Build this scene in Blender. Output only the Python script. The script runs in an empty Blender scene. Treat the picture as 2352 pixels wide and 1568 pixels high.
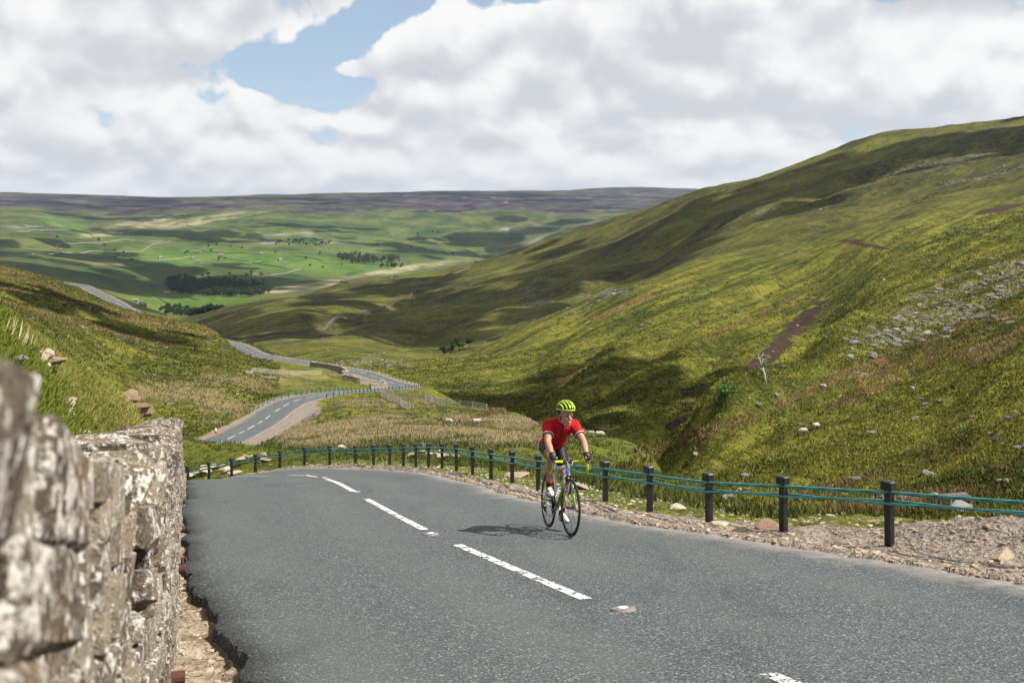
import bpy, bmesh, math, random
import numpy as np
from mathutils import Vector, Matrix
R = math.radians
random.seed(7)
rng = np.random.default_rng(11)
scene = bpy.context.scene
COL = scene.collection

# ------------------------------------------------------------------ camera, sky, sun, exposure
F, CX, CY = 2400.0, 1176.0, 500.0          # pixels of a 2352-wide view: focal length, optical axis column, eye-level row
cam_data = bpy.data.cameras.new('camera')
cam = bpy.data.objects.new('camera', cam_data)
COL.objects.link(cam)
cam.location = (0, 0, 0)
cam.rotation_euler = (R(90), 0, 0)
cam_data.sensor_width = 36.0
cam_data.lens = 36.0 * F / 2352.0
cam_data.shift_y = -(784.0 - CY) / 2352.0
cam_data.clip_start = 0.05
cam_data.clip_end = 60000
cam_data.dof.use_dof = True
cam_data.dof.focus_distance = 13.0
cam_data.dof.aperture_fstop = 7.0
scene.camera = cam
scene.render.resolution_x, scene.render.resolution_y = 1024, 682
vs = scene.view_settings
vs.view_transform = 'Standard'
vs.look = 'None'
vs.exposure = 0.70
vs.gamma = 1.0
vs.use_curve_mapping = False
scene.cycles.max_bounces = 5
scene.cycles.volume_bounces = 0
scene.cycles.use_denoising = True
scene.cycles.use_adaptive_sampling = True
scene.cycles.adaptive_threshold = 0.02
scene.cycles.adaptive_min_samples = 16

SUN_EL = R(52)
SUN_DIR = Vector((math.cos(SUN_EL) * 0.985, -math.cos(SUN_EL) * 0.17, math.sin(SUN_EL)))   # towards the sun: from the right
sun_data = bpy.data.lights.new('sun', 'SUN')
sun_data.energy = 5.0
sun_data.angle = R(0.53)
sun_data.color = (1.0, 0.955, 0.88)
sun = bpy.data.objects.new('sun', sun_data)
COL.objects.link(sun)
sun.rotation_euler = SUN_DIR.to_track_quat('Z', 'Y').to_euler()
sun.location = (40, 0, 60)


class NT:
    """small helper to write node trees"""
    def __init__(self, tree):
        self.t = tree
        self.t.nodes.clear()
    def n(self, kind, ins=None, **props):
        nd = self.t.nodes.new(kind)
        for k, v in props.items():
            setattr(nd, k, v)
        for k, v in (ins or {}).items():
            s = nd.inputs[k]
            if hasattr(v, 'is_output') or isinstance(v, bpy.types.NodeSocket):
                self.t.links.new(v, s)
            else:
                s.default_value = v
        return nd
    def math(self, op, a, b=None, c=None, clamp=False):
        ins = {0: a}
        if b is not None: ins[1] = b
        if c is not None: ins[2] = c
        return self.n('ShaderNodeMath', ins, operation=op, use_clamp=clamp).outputs[0]
    def noise(self, vec, scale, detail=4, rough=0.55, dist=0.0, dims='3D'):
        return self.n('ShaderNodeTexNoise', {'Vector': vec, 'Scale': scale, 'Detail': detail, 'Roughness': rough, 'Distortion': dist}, noise_dimensions=dims).outputs[0]
    def ramp(self, fac, a, b):                     # linear step from a to b
        return self.n('ShaderNodeMapRange', {0: fac, 1: a, 2: b, 3: 0.0, 4: 1.0}, clamp=True).outputs[0]
    def sramp(self, fac, a, b):
        return self.n('ShaderNodeMapRange', {0: fac, 1: a, 2: b, 3: 0.0, 4: 1.0}, interpolation_type='SMOOTHSTEP', clamp=True).outputs[0]
    def mix(self, fac, a, b, mode='MIX'):
        nd = self.t.nodes.new('ShaderNodeMix')
        nd.data_type = 'RGBA'
        nd.blend_type = mode
        for idx, v in ((0, fac), (6, a), (7, b)):
            if isinstance(v, bpy.types.NodeSocket):
                self.t.links.new(v, nd.inputs[idx])
            else:
                if idx > 0 and len(v) == 3: v = (*v, 1.0)
                nd.inputs[idx].default_value = v
        return nd.outputs[2]
    def vscale(self, vec, sx, sy, sz):
        return self.n('ShaderNodeVectorMath', {0: vec, 1: (sx, sy, sz)}, operation='MULTIPLY').outputs[0]
    def surface(self, color, rough=0.9, bump=None, bstr=0.5, bdist=0.05, spec=0.3, metal=0.0, **extra):
        b = self.n('ShaderNodeBsdfPrincipled', {'Roughness': rough, 'Specular IOR Level': spec, 'Metallic': metal})
        if isinstance(color, bpy.types.NodeSocket): self.t.links.new(color, b.inputs['Base Color'])
        else: b.inputs['Base Color'].default_value = (*color, 1.0) if len(color) == 3 else color
        for k, v in extra.items():
            b.inputs[k].default_value = v
        if bump is not None:
            bp = self.n('ShaderNodeBump', {'Strength': bstr, 'Distance': bdist, 'Height': bump})
            self.t.links.new(bp.outputs[0], b.inputs['Normal'])
        o = self.n('ShaderNodeOutputMaterial')
        self.t.links.new(b.outputs[0], o.inputs[0])
        return b


def new_mat(name):
    m = bpy.data.materials.new(name)
    m.use_nodes = True
    return m, NT(m.node_tree)


# ---- world: Nishita sky behind broken cumulus, laid out by azimuth and elevation
world = bpy.data.worlds.new('World')
scene.world = world
world.use_nodes = True
w = NT(world.node_tree)
sky = w.n('ShaderNodeTexSky', sky_type='NISHITA', sun_disc=False)
sky.sun_elevation = SUN_EL
sky.sun_rotation = math.atan2(SUN_DIR.x, SUN_DIR.y)
sky.altitude = 500
sky.air_density = 1.0
sky.dust_density = 0.6
tc = w.n('ShaderNodeTexCoord').outputs['Generated']
sep = w.n('ShaderNodeSeparateXYZ', {0: tc})
az = w.math('ARCTAN2', sep.outputs[0], sep.outputs[1])
el = w.math('ARCSINE', sep.outputs[2])
elc = w.math('MAXIMUM', el, 0.0)
# a cloud deck seen in perspective: rows crowd towards the horizon
vv = w.math('LOGARITHM', w.math('ADD', elc, 0.12), 2.718281828)
def cloud_density(dv, fine):
    """broad heaps of vapour plus, when fine, the cauliflower of their heads"""
    v2 = w.math('ADD', vv, dv)
    vec = w.n('ShaderNodeCombineXYZ', {0: w.math('MULTIPLY', az, 6.0), 1: w.math('MULTIPLY', v2, 2.3), 2: 0.0}).outputs[0]
    big = w.noise(vec, 1.0, 2, 0.5, 0.2, '2D')
    vec2 = w.n('ShaderNodeCombineXYZ', {0: w.math('MULTIPLY', az, 15.0), 1: w.math('MULTIPLY', v2, 4.6), 2: 0.0}).outputs[0]
    sm = w.noise(vec2, 1.0, 2 if not fine else 6, 0.5, 0.2, '2D')
    out = w.math('ADD', w.math('MULTIPLY', big, 0.70), w.math('MULTIPLY', sm, 0.62))
    if fine:
        vo = w.n('ShaderNodeTexVoronoi', {'Vector': vec2, 'Scale': 2.4, 'Detail': 2.0, 'Roughness': .55}, feature='F1', voronoi_dimensions='2D').outputs['Distance']
        out = w.math('SUBTRACT', out, w.math('MULTIPLY', w.math('SUBTRACT', vo, .45), 0.10))
    return out
HOLES = [  # azimuth, elevation (pixels of the 2352 view), radii, depth of the clear patch
    (930, 15, 80, 45, .34), (850, 60, 90, 45, .34), (740, 115, 110, 45, .36), (640, 180, 80, 40, .32), (780, 215, 170, 38, .30), (1010, 165, 110, 40, .20),
    (490, 240, 60, 30, .26), (240, 290, 45, 30, .20), (1235, 0, 110, 26, .26), (2040, 8, 90, 22, .22), (5, 120, 40, 50, .2), (560, 140, 60, 40, .12)]
BANKS = [
    (560, 235, 45, 30, .16), (900, 225, 60, 25, .14), (660, 110, 40, 20, .10), (850, 160, 70, 18, .14),
    (120, 230, 200, 45, .16), (60, 300, 120, 40, .14), (330, 240, 90, 30, .14), (200, 110, 260, 60, .12),
    (350, 60, 420, 70, .16), (250, 170, 300, 70, .16), (1000, 90, 120, 60, .20), (560, 265, 120, 60, .24), (330, 330, 110, 40, .12), (870, 260, 180, 45, .20),
    (1300, 120, 260, 90, .22), (1150, 280, 220, 60, .16), (1550, 70, 300, 80, .22), (1900, 160, 400, 120, .24), (1500, 250, 300, 90, .22), (720, 165, 60, 16, .16), (2200, 60, 200, 60, .2)]
bias = None
for lst, sg in ((HOLES, -1), (BANKS, 1)):
    for (px, py, rx, ry, dp) in lst:
        a0, e0 = math.atan((px - CX) / F), math.atan((CY - py) / F)
        q = w.math('ADD', w.math('POWER', w.math('ABSOLUTE', w.math('MULTIPLY', w.math('SUBTRACT', az, a0), F / rx)), 2.0),
                   w.math('POWER', w.math('ABSOLUTE', w.math('MULTIPLY', w.math('SUBTRACT', el, e0), F / ry)), 2.0))
        g = w.math('MULTIPLY', w.math('EXPONENT', w.math('MULTIPLY', q, -0.7)), sg * dp)
        bias = g if bias is None else w.math('ADD', bias, g)
d0 = cloud_density(0.0, True)
d0b = cloud_density(0.0, False)
d1 = cloud_density(0.09, False)
hole = w.math('MULTIPLY', bias, 0.80)
closed = w.sramp(bias, -0.16, -0.04)                # no stray pinholes away from the clear patches
hole = w.math('ADD', hole, w.math('MULTIPLY', closed, 0.07))
low = w.sramp(el, 0.10, 0.0)
dens = w.math('ADD', w.math('ADD', d0, 0.0), w.math('ADD', hole, w.math('MULTIPLY', low, 0.30)))
cover = w.sramp(dens, 0.57, 0.665)
# light from above: heads (thinner above them) shine, bases (more cloud above) go grey
lit = w.math('ADD', 0.66, w.math('MULTIPLY', w.math('SUBTRACT', d0b, d1), 2.4))
lit = w.math('ADD', lit, w.math('MULTIPLY', w.math('SUBTRACT', d0, d0b), 1.9))
lit = w.math('SUBTRACT', lit, w.math('MULTIPLY', w.sramp(dens, 0.80, 1.10), 0.18))
lit = w.sramp(lit, 0.12, 1.0)
cl_col = w.mix(lit, (0.73, 0.75, 0.80), (1.08, 1.08, 1.07))
cl_col = w.mix(w.math('MULTIPLY', low, 0.35), cl_col, (0.82, 0.855, 0.90))
blue = w.mix(1.0, sky.outputs[0], (0.15, 0.15, 0.15), 'MULTIPLY')
blue = w.mix(0.38, blue, (0.62, 0.71, 0.88))
mixc = w.mix(cover, blue, cl_col)
bg = w.n('ShaderNodeBackground', {'Color': mixc, 'Strength': 0.555})
wo = w.n('ShaderNodeOutputWorld')
w.t.links.new(bg.outputs[0], wo.inputs[0])

# ------------------------------------------------------------------ numeric helpers
def hash2(ix, iy, seed):
    h = (ix.astype(np.int64) * 374761393 + iy.astype(np.int64) * 668265263 + seed * 1442695041) & 0xFFFFFFFF
    h = ((h ^ (h >> 13)) * 1274126177) & 0xFFFFFFFF
    h = ((h ^ (h >> 16)) * 2246822519) & 0xFFFFFFFF
    h = h ^ (h >> 15)
    return (h & 0xFFFFFF) / float(0xFFFFFF) * 2 - 1

def vnoise(x, y, seed=0):
    x = np.asarray(x, float); y = np.asarray(y, float)
    ix, iy = np.floor(x), np.floor(y)
    fx, fy = x - ix, y - iy
    ux, uy = fx * fx * fx * (fx * (fx * 6 - 15) + 10), fy * fy * fy * (fy * (fy * 6 - 15) + 10)
    ix, iy = ix.astype(np.int64), iy.astype(np.int64)
    a, b = hash2(ix, iy, seed), hash2(ix + 1, iy, seed)
    c, d = hash2(ix, iy + 1, seed), hash2(ix + 1, iy + 1, seed)
    return (a * (1 - ux) + b * ux) * (1 - uy) + (c * (1 - ux) + d * ux) * uy

def fbm(x, y, seed=0, oct=4, gain=0.5):
    s = 0; amp = 1; tot = 0
    c, sn = math.cos(0.6), math.sin(0.6)
    for o in range(oct):
        s = s + amp * vnoise(x, y, seed + o * 17); tot += amp
        x, y = (c * x - sn * y) * 2.03 + 11.3, (sn * x + c * y) * 2.03 - 7.1
        amp *= gain
    return s / tot

def sstep(x, a, b):
    t = np.clip((x - a) / (b - a), 0, 1)
    return t * t * (3 - 2 * t)

def W(px, py, d):                       # the point at depth d on the ray through a pixel of the 2352-wide view
    return ((px - CX) / F * d, d, -(py - CY) / F * d)

# ------------------------------------------------------------------ the road's line
def plane(d): return -1.57 - 0.179 * d
ROAD = []   # X, depth, z, half width left, half width right
for X, d, hl, hr in [(14.5, -28, 3.2, 3.9), (8.2, -11, 3.2, 3.9), (3.85, 0, 2.5, 3.9), (1.44, 6.24, 2.72, 3.95), (.63, 8.35, 2.9, 3.75), (-.69, 11.94, 2.85, 3.0), (-1.18, 13.38, 2.85, 2.8), (-2.39, 17.3, 2.9, 2.6)]:
    ROAD.append((X, d, plane(d), hl, hr))
ROAD += [(-3.75, 22, -5.55, 3.0, 2.6), (-5.1, 26, -6.42, 3.1, 2.8), (-6.9, 30, -7.4, 3.3, 3.0), (-9.3, 33.4, -8.35, 3.4, 3.1), (-12.5, 36, -9.5, 3.4, 3.1),
         (-16.5, 38.2, -10.7, 3.3, 3.0), (-22, 41.5, -12.1, 3.1, 3.0), (-28, 47, -13.6, 3, 3), (-33, 55, -15.3, 3, 3), (-36.5, 66, -17.5, 3, 3),
         (-38.3, 80, -20.0, 3, 3), (-38, 95, -22.8, 3, 3), (-37.2, 108, -24.9, 3, 3)]
for px, py, d in [(423, 1040, 116), (466, 1029, 121), (491, 1020, 126), (520, 1009, 131), (544, 998, 136), (563, 988.4, 142), (585, 976.5, 147.5), (602, 967, 153), (618, 956, 158.5), (634, 943.7, 164.5),
                  (651, 933, 170), (673, 922, 176), (704, 914, 182), (735, 908, 188), (787, 901, 203), (840, 897, 220), (890, 893.5, 237), (925, 890.5, 252), (938, 888.5, 263), (921, 884, 273),
                  (890, 876, 284), (861, 865, 296), (828, 855, 307), (760, 843, 328), (706, 834, 345), (672, 828, 356), (594, 815, 388), (560, 799, 416), (540, 790.5, 436)]:
    X, d, z = W(px, py, d)
    ROAD.append((X, d, z, 2.9, 2.9))
ROAD += [(-137, 462, -52.5, 2.9, 2.9), (-156, 492, -51, 2.9, 2.9)]
for px, py, d in [(318, 723, 530), (262, 692, 575), (215, 668, 625), (172, 652, 690)]:
    X, d, z = W(px, py, d)
    ROAD.append((X, d, z, 2.9, 2.9))
ROAD += [(-345, 740, -44, 2.9, 2.9), (-420, 780, -46, 2.9, 2.9)]
ROAD = np.array(ROAD)

def resample(pts, step):
    """Catmull-Rom through the rows of pts, then samples about every step metres"""
    P = np.vstack([2 * pts[0] - pts[1], pts, 2 * pts[-1] - pts[-2]])
    out = []
    for i in range(1, len(P) - 2):
        p0, p1, p2, p3 = P[i - 1], P[i], P[i + 1], P[i + 2]
        n = max(2, int(np.linalg.norm((p2 - p1)[:2]) / step * 3))
        t = np.linspace(0, 1, n, endpoint=False)[:, None]
        out.append(0.5 * ((2 * p1) + (-p0 + p2) * t + (2 * p0 - 5 * p1 + 4 * p2 - p3) * t ** 2 + (-p0 + 3 * p1 - 3 * p2 + p3) * t ** 3))
    out.append(P[-2][None])
    out = np.vstack(out)
    s = np.concatenate([[0], np.cumsum(np.linalg.norm(np.diff(out[:, :2], axis=0), axis=1))])
    q = np.arange(0, s[-1], step)
    return np.stack([np.interp(q, s, out[:, k]) for k in range(out.shape[1])], 1), q

RC, RS = resample(ROAD, 0.5)                          # samples of the centre line and their arc length
tan = np.gradient(RC[:, :2], axis=0)
tan /= np.linalg.norm(tan, axis=1)[:, None]
RN = np.stack([tan[:, 1], -tan[:, 0]], 1)             # right-hand normal
XS = np.interp(RS, [0, 30, 62, 90, 130, 9999], [-.0566, -.0566, -.05, -.03, 0, 0])     # cross fall
S0 = float(RS[np.argmin(np.hypot(RC[:, 0] - 3.85, RC[:, 1]))])                 # arc length abreast of the camera

def road_near(x, y):
    """nearest centre-line sample index, signed offset (right positive)"""
    sub = slice(0, len(RC), 3)
    best = np.full(x.shape, -1); bd = np.full(x.shape, 1e18)
    cx, cy = RC[sub, 0], RC[sub, 1]
    for i0 in range(0, len(x), 20000):
        sl = slice(i0, i0 + 20000)
        dd = (x[sl, None] - cx[None]) ** 2 + (y[sl, None] - cy[None]) ** 2
        best[sl] = dd.argmin(1) * 3
    bi = best
    for off in (-2, -1, 1, 2):
        j = np.clip(best + off, 0, len(RC) - 1)
        dj = (x - RC[j, 0]) ** 2 + (y - RC[j, 1]) ** 2
        db = (x - RC[bi, 0]) ** 2 + (y - RC[bi, 1]) ** 2
        bi = np.where(dj < db, j, bi)
    dx, dy = x - RC[bi, 0], y - RC[bi, 1]
    off = dx * RN[bi, 0] + dy * RN[bi, 1]
    dist = np.hypot(dx, dy)
    along = dx * tan[bi, 0] + dy * tan[bi, 1]
    slope = np.gradient(RC[:, 2], RS)[bi]
    return bi, off, dist, RC[bi, 2] + slope * np.clip(along, -.6, .6)

# ------------------------------------------------------------------ the retaining wall's line (foot of its road face)
WALL = np.array([(-.12 - .31 * d_, float(d_)) for d_ in range(-4, 16)] + [(-5.62, 17.8), (-6.6, 21.0), (-7.75, 24.2), (-9.6, 27.6), (-12.2, 30.6), (-15.6, 33.0), (-20.5, 36.0), (-26, 40.5)], float)
WC, WS = resample(WALL, 0.1)
wt = np.gradient(WC, axis=0); wt /= np.linalg.norm(wt, axis=1)[:, None]
WN = np.stack([wt[:, 1], -wt[:, 0]], 1)               # towards the road
WS0 = float(WS[np.argmin(np.hypot(WC[:, 0] + .12, WC[:, 1]))])
def wall_side(x, y):
    """signed distance to the wall's face line (positive on the road side)"""
    best = np.zeros(x.shape, int)
    sub = WC[::4]
    for i0 in range(0, len(x), 20000):
        sl = slice(i0, i0 + 20000)
        best[sl] = ((x[sl, None] - sub[None, :, 0]) ** 2 + (y[sl, None] - sub[None, :, 1]) ** 2).argmin(1) * 4
    dx, dy = x - WC[best, 0], y - WC[best, 1]
    return best, dx * WN[best, 0] + dy * WN[best, 1], np.hypot(dx, dy)
def wall_h(s):                                          # height of the wall along its run
    return np.interp(s - WS0, [-10, 0, .7, .95, 1.3, 1.6, 2.2, 3.5, 5.5, 8, 12, 16, 21, 26, 40], [1.70, 1.69, 1.665, 1.615, 1.565, 1.545, 1.51, 1.44, 1.385, 1.335, 1.285, 1.27, 1.27, 1.23, 1.2])

# ------------------------------------------------------------------ terrain: heights through points read off the view
T = []
def col(px, *yd):
    for y, d in yd: T.append(W(px, y, d))
FARL = ((520, 3200), (500, 3800), (480, 4700), (460, 5800), (443, 7200), (456, 9600))
col(-300, (700, 100), (610, 300), (575, 450), (650, 800), (640, 1500), (595, 2100), (560, 2600), *FARL)
col(-900, (760, 60), (600, 300), (560, 500), (640, 1000), (600, 2000), (520, 3300), (470, 5200), (445, 7500), (455, 9600))
col(0, (790, 40), (758, 75), (745, 110), (700, 200), (650, 330), (610, 480), (650, 700), (668, 1000), (652, 1500), (605, 2000), (560, 2600), *FARL)
col(200, (905, 45), (860, 75), (838, 105), (800, 150), (760, 220), (710, 330), (675, 500), (700, 850), (700, 1100), (668, 1500), (640, 2000), (600, 2400), (570, 2900), (545, 3300), (520, 3900), (495, 4600), (475, 5500), (449, 7300), (460, 9600))
col(300, (920, 110), (860, 150), (800, 220), (755, 330), (722, 470))
col(400, (1000, 128), (930, 150), (870, 180), (820, 240), (770, 340), (738, 430), (772, 560), (790, 700), (770, 1000), (738, 1500), (700, 1900), (660, 2200), (610, 2700), (575, 3100), (545, 3600), (510, 4300), (485, 5000), (465, 6000), (452, 7300), (462, 9600))
col(500, (905, 165), (860, 200), (820, 270), (785, 360), (765, 420), (830, 520), (800, 640), (765, 800), (738, 1000), (711, 1180), (760, 1500), (715, 1800), (690, 2000), (655, 2250), (610, 2700))
col(600, (1060, 56), (1035, 80), (1008, 112), (900, 195), (870, 230), (845, 270), (832, 330), (850, 430), (800, 530), (760, 700), (720, 950), (692, 1200), (730, 1500), (690, 1800), (680, 2000), (650, 2300), (610, 2700), (580, 3200), (550, 3700), (525, 4000), (500, 4400), (480, 5000), (462, 6000), (448, 7000), (458, 9000))
col(800, (1040, 50), (1012, 75), (975, 110), (940, 145), (918, 180), (880, 240), (862, 280), (872, 350), (838, 420), (800, 520), (760, 680), (710, 950), (670, 1250), (643, 1500), (690, 1800), (660, 2200), (635, 2600), (610, 2900), (580, 3300), (550, 3800), (525, 4100), (500, 4500), (478, 5200), (462, 6200), (446, 7000), (456, 9000))
col(1000, (1030, 50), (990, 85), (960, 120), (930, 165), (908, 210), (896, 240), (925, 270), (888, 310), (860, 350), (840, 380), (822, 420), (850, 470), (815, 560), (780, 680), (740, 820), (700, 1000), (660, 1250), (621, 1550), (660, 2000), (640, 2500), (615, 3000), (600, 3300), (570, 3700), (540, 4100), (515, 4500), (495, 4900), (475, 5700), (460, 6500), (440, 7800), (450, 9600))
col(1200, (1066, 38), (1020, 65), (990, 95), (970, 130), (958, 160), (1000, 200), (968, 240), (940, 270), (900, 310), (850, 360), (800, 420), (750, 490), (790, 570), (745, 680), (700, 820), (650, 1020), (610, 1250), (572, 1500), (610, 1900), (610, 2600), (595, 3200), (560, 4000), (530, 4400), (505, 4800), (490, 5200), (470, 6200), (455, 7000), (437, 8300), (446, 9600))
col(1400, (1108, 30), (1062, 48), (1030, 75), (1005, 110), (1080, 140), (1010, 190), (960, 225), (900, 270), (850, 310), (800, 360), (740, 430), (672, 510), (705, 600), (680, 720), (640, 860), (600, 1020), (550, 1250), (505, 1450), (540, 1900), (570, 2800), (545, 3600), (500, 4800), (480, 5600), (460, 6800), (445, 8000), (432, 9200))
col(1520, (1140, 27), (1095, 42), (1065, 62), (1130, 90), (1065, 130), (1010, 165), (960, 205))
col(1600, (1165, 23), (1115, 37), (1102, 43), (1195, 60), (1130, 90), (1090, 112), (1050, 132), (1000, 160), (965, 190), (900, 240), (850, 280), (800, 320), (740, 375), (680, 445), (603, 560), (622, 650), (590, 740), (550, 880), (500, 1080), (447, 1300), (490, 1800), (540, 3000), (510, 4500), (470, 6500), (437, 9000))
col(1700, (1205, 20), (1185, 27), (1230, 40), (1180, 62), (1110, 85), (1040, 115), (975, 148), (925, 180), (940, 215), (880, 255), (820, 300), (745, 365), (670, 440), (588, 560))
col(1800, (1300, 18), (1280, 28), (1240, 44), (1170, 60), (1130, 72), (1080, 92), (1020, 120), (960, 150), (910, 180), (868, 212), (880, 245), (815, 290), (770, 330), (700, 390), (640, 450), (572, 560), (545, 650), (510, 760), (470, 900), (430, 1080), (400, 1230), (440, 1700), (500, 3000), (480, 5000), (440, 9000))
col(1900, (1150, 58), (1090, 78), (1030, 102), (960, 135), (900, 165), (850, 198), (800, 235), (810, 265), (755, 310), (690, 370), (630, 430), (560, 530))
col(2000, (1300, 18), (1270, 30), (1195, 45), (1140, 56), (1080, 73), (1020, 95), (960, 120), (900, 150), (840, 185), (780, 225), (720, 275), (660, 330), (600, 400), (560, 470), (520, 580), (480, 700), (440, 850), (390, 1000), (350, 1130), (318, 1230), (350, 1600), (470, 3000), (440, 9000))
col(2200, (1310, 16), (1290, 24), (1215, 37), (1150, 47), (1080, 62), (1020, 78), (950, 102), (880, 130), (800, 170), (720, 220), (640, 285), (580, 350), (530, 430), (490, 530), (450, 660), (400, 820), (340, 1000), (292, 1150), (330, 1500), (470, 3000), (440, 9000))
col(2352, (1330, 15), (1300, 21), (1232, 32), (1150, 42), (1080, 54), (1000, 72), (920, 95), (820, 130), (720, 180), (640, 235), (570, 310), (510, 400), (460, 520), (400, 700), (330, 950), (270, 1130), (320, 1500), (470, 3000), (440, 9000))
col(2650, (1240, 26), (1080, 45), (820, 105), (600, 220), (460, 400), (330, 700), (225, 1000), (280, 1500), (460, 3000), (440, 9000))
col(3100, (1200, 22), (900, 60), (600, 160), (420, 350), (250, 700), (180, 1000), (300, 1600), (440, 9000))
# near ground in plain metres: the bank behind the wall, the ground right of the road
T += [(-1.9, 2, -.40), (-2.7, 4, -.75), (-3.2, 6, -1.05), (-4.1, 9, -1.70), (-5.0, 12, -2.25), (-6.0, 15, -2.95), (-7.0, 18, -3.55), (-8.2, 21, -4.25),
      (-5.9, 12, -1.22), (-6.05, 13.5, -1.60), (-6.5, 16, -2.30), (-6.87, 18, -2.95), (-7.04, 19.5, -3.42), (-7.5, 21.5, -4.2), (-4.6, 9.5, -.95), (-8.6, 18, -3.1), (-8.0, 15.5, -2.3), (-9, 20, -3.2), (-9, 10, -.4), (-12, 16, -1.6), (-14, 24, -4.2), (-20, 20, -.5), (-5, 2, .2), (-8, 0, .6), (-3, -6, 0.6), (-8, -14, 1.4),
      (-16, 32, -7.6), (-24, 36, -9.5), (-30, 26, -4), (-22, 52, -13.2), (-28, 62, -16), (-24, 75, -18.5), (-24, 90, -21), (-30, 100, -23.2), (-48, 70, -15), (-52, 90, -17),
      (8.2, 0, -1.9), (6, 6, -2.9), (10, 2, -3.2), (12, 8, -5.5), (9.5, 12, -6.0), (16, 4, -6.0), (14, -8, -1.5), (20, -14, -1.5), (10, -14, .6), (16, 16, -8.2), (20, 24, -10)]
T = np.array(T)
D0 = 15.0
def warp(X, d): return 3.0 * X / (d + D0), np.log(d + D0)
ta, ts = warp(T[:, 0], T[:, 1])
val = T[:, 2] / (T[:, 1] + D0)
def tpsk(r2): return np.where(r2 > 1e-12, 0.5 * r2 * np.log(r2 + 1e-30), 0.0)
n = len(T)
A = np.zeros((n + 3, n + 3))
A[:n, :n] = tpsk((ta[:, None] - ta[None]) ** 2 + (ts[:, None] - ts[None]) ** 2) + 2e-4 * np.eye(n)
A[:n, n] = A[n, :n] = 1; A[:n, n + 1] = A[n + 1, :n] = ta; A[:n, n + 2] = A[n + 2, :n] = ts
sol = np.linalg.solve(A, np.concatenate([val, np.zeros(3)]))
def tps(a, s):
    out = np.empty(a.shape)
    for i0 in range(0, len(a), 20000):
        sl = slice(i0, i0 + 20000)
        r2 = (a[sl, None] - ta[None]) ** 2 + (s[sl, None] - ts[None]) ** 2
        out[sl] = tpsk(r2) @ sol[:n] + sol[n] + sol[n + 1] * a[sl] + sol[n + 2] * s[sl]
    return out
# grid: columns fan out from a point behind the camera, rows spaced with distance
rows = np.exp(np.concatenate([np.linspace(math.log(2.5), math.log(24), 100, endpoint=False), np.linspace(math.log(24), math.log(640), 540, endpoint=False), np.linspace(math.log(640), math.log(9600), 300)])) - D0
cols = np.concatenate([np.linspace(-1.5, -.62, 24, endpoint=False), np.linspace(-.62, .56, 600, endpoint=False), np.linspace(.56, 1.5, 26)])
NR, NC = len(rows), len(cols)
# solve the smooth surface on a coarse grid and bring it up by cubic interpolation
cr = np.linspace(math.log(2.4), math.log(9700), 170); cc = np.linspace(-1.52, 1.52, 240)
CG = tps(np.repeat(3 * cc[None], len(cr), 0).ravel(), np.repeat(cr[:, None], len(cc), 1).ravel()).reshape(len(cr), len(cc))
def cubic_rows(M, pos):
    i = np.clip(np.floor(pos).astype(int), 1, M.shape[0] - 3); t = (pos - i)[:, None]
    p0, p1, p2, p3 = M[i - 1], M[i], M[i + 1], M[i + 2]
    return 0.5 * (2 * p1 + (-p0 + p2) * t + (2 * p0 - 5 * p1 + 4 * p2 - p3) * t * t + (-p0 + 3 * p1 - 3 * p2 + p3) * t ** 3)
posr = (np.log(rows + D0) - cr[0]) / (cr[1] - cr[0]); posc = (cols - cc[0]) / (cc[1] - cc[0])
G = cubic_rows(cubic_rows(CG, posr).T, posc).T
GY = np.repeat(rows[:, None], NC, 1); GX = cols[None] * (GY + D0)
GZ = G * (GY + D0)
gx, gy, gz = GX.ravel().copy(), GY.ravel().copy(), GZ.ravel().copy()
dpos = np.maximum(gy, 1.0)
ipx, ipy = CX + F * gx / dpos, CY - F * gz / dpos       # where each vertex falls in the view (for laying out soils and grasses)
# relief
HB_D, HB_X = [18, 30, 50, 60, 90, 140, 200, 240, 270, 350, 430, 520, 700, 1700], [3000, 2300, 1690, 1620, 1530, 1410, 1210, 1090, 1000, 800, 650, 520, 470, 300]
hill_edge = ipx - np.interp(gy, HB_D, HB_X)               # which side of the gully bottom
right = sstep(hill_edge, 10, 200) * sstep(gx / dpos, -.05, .10)
mid = sstep(gy, 55, 110) * (1 - sstep(gy, 480, 700))
rp, ra = gx * .72 - gy * .69, gx * .69 + gy * .72      # across and along the fall of the slope
ribs = 1 - 2 * np.abs(fbm(rp / 30 + 0.55 * fbm(gx / 110, gy / 110, 71, 2), ra / 420, 3, 3, .45))
ribs2 = fbm(rp / 7 + .5 * fbm(gx / 40, gy / 40, 5, 2), ra / 130, 9, 3, .55)
gz += right * mid * (ribs * 3.3 + ribs2 * 1.5)
gz -= 3.0 * np.exp(-(hill_edge / 70) ** 2) * sstep(gy, 34, 70) * (1 - sstep(gy, 330, 420))
gz += (sstep(gy, 25, 60) * (1 - sstep(gy, 420, 600))) * (fbm(gx / 7, gy / 7, 21, 3) * .42 + fbm(gx / 1.9, gy / 2.6, 23, 3, .6) * (.16 + .22 * sstep(gy, 80, 200)))
gz += (1 - sstep(gy, 30, 80)) * fbm(gx / .8, gy / .8, 25, 3) * .05
farm = sstep(gy, 380, 800)
h2r = fbm(gy / 60 + gx / 220, gx / 260, 31, 4)
gz += farm * (1 - sstep(gy, 1500, 2200)) * (h2r * 6.5 + fbm(gx / 28, gy / 28, 33, 3) * 2.0)
vf = sstep(gy, 1700, 3000)
gz += vf * (fbm(gx / 420, gy / 620, 41, 5, .52) * 26 + fbm(gx / 90, gy / 160, 43, 4) * 5) * (1 - .65 * sstep(gy, 6000, 7500))
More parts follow.
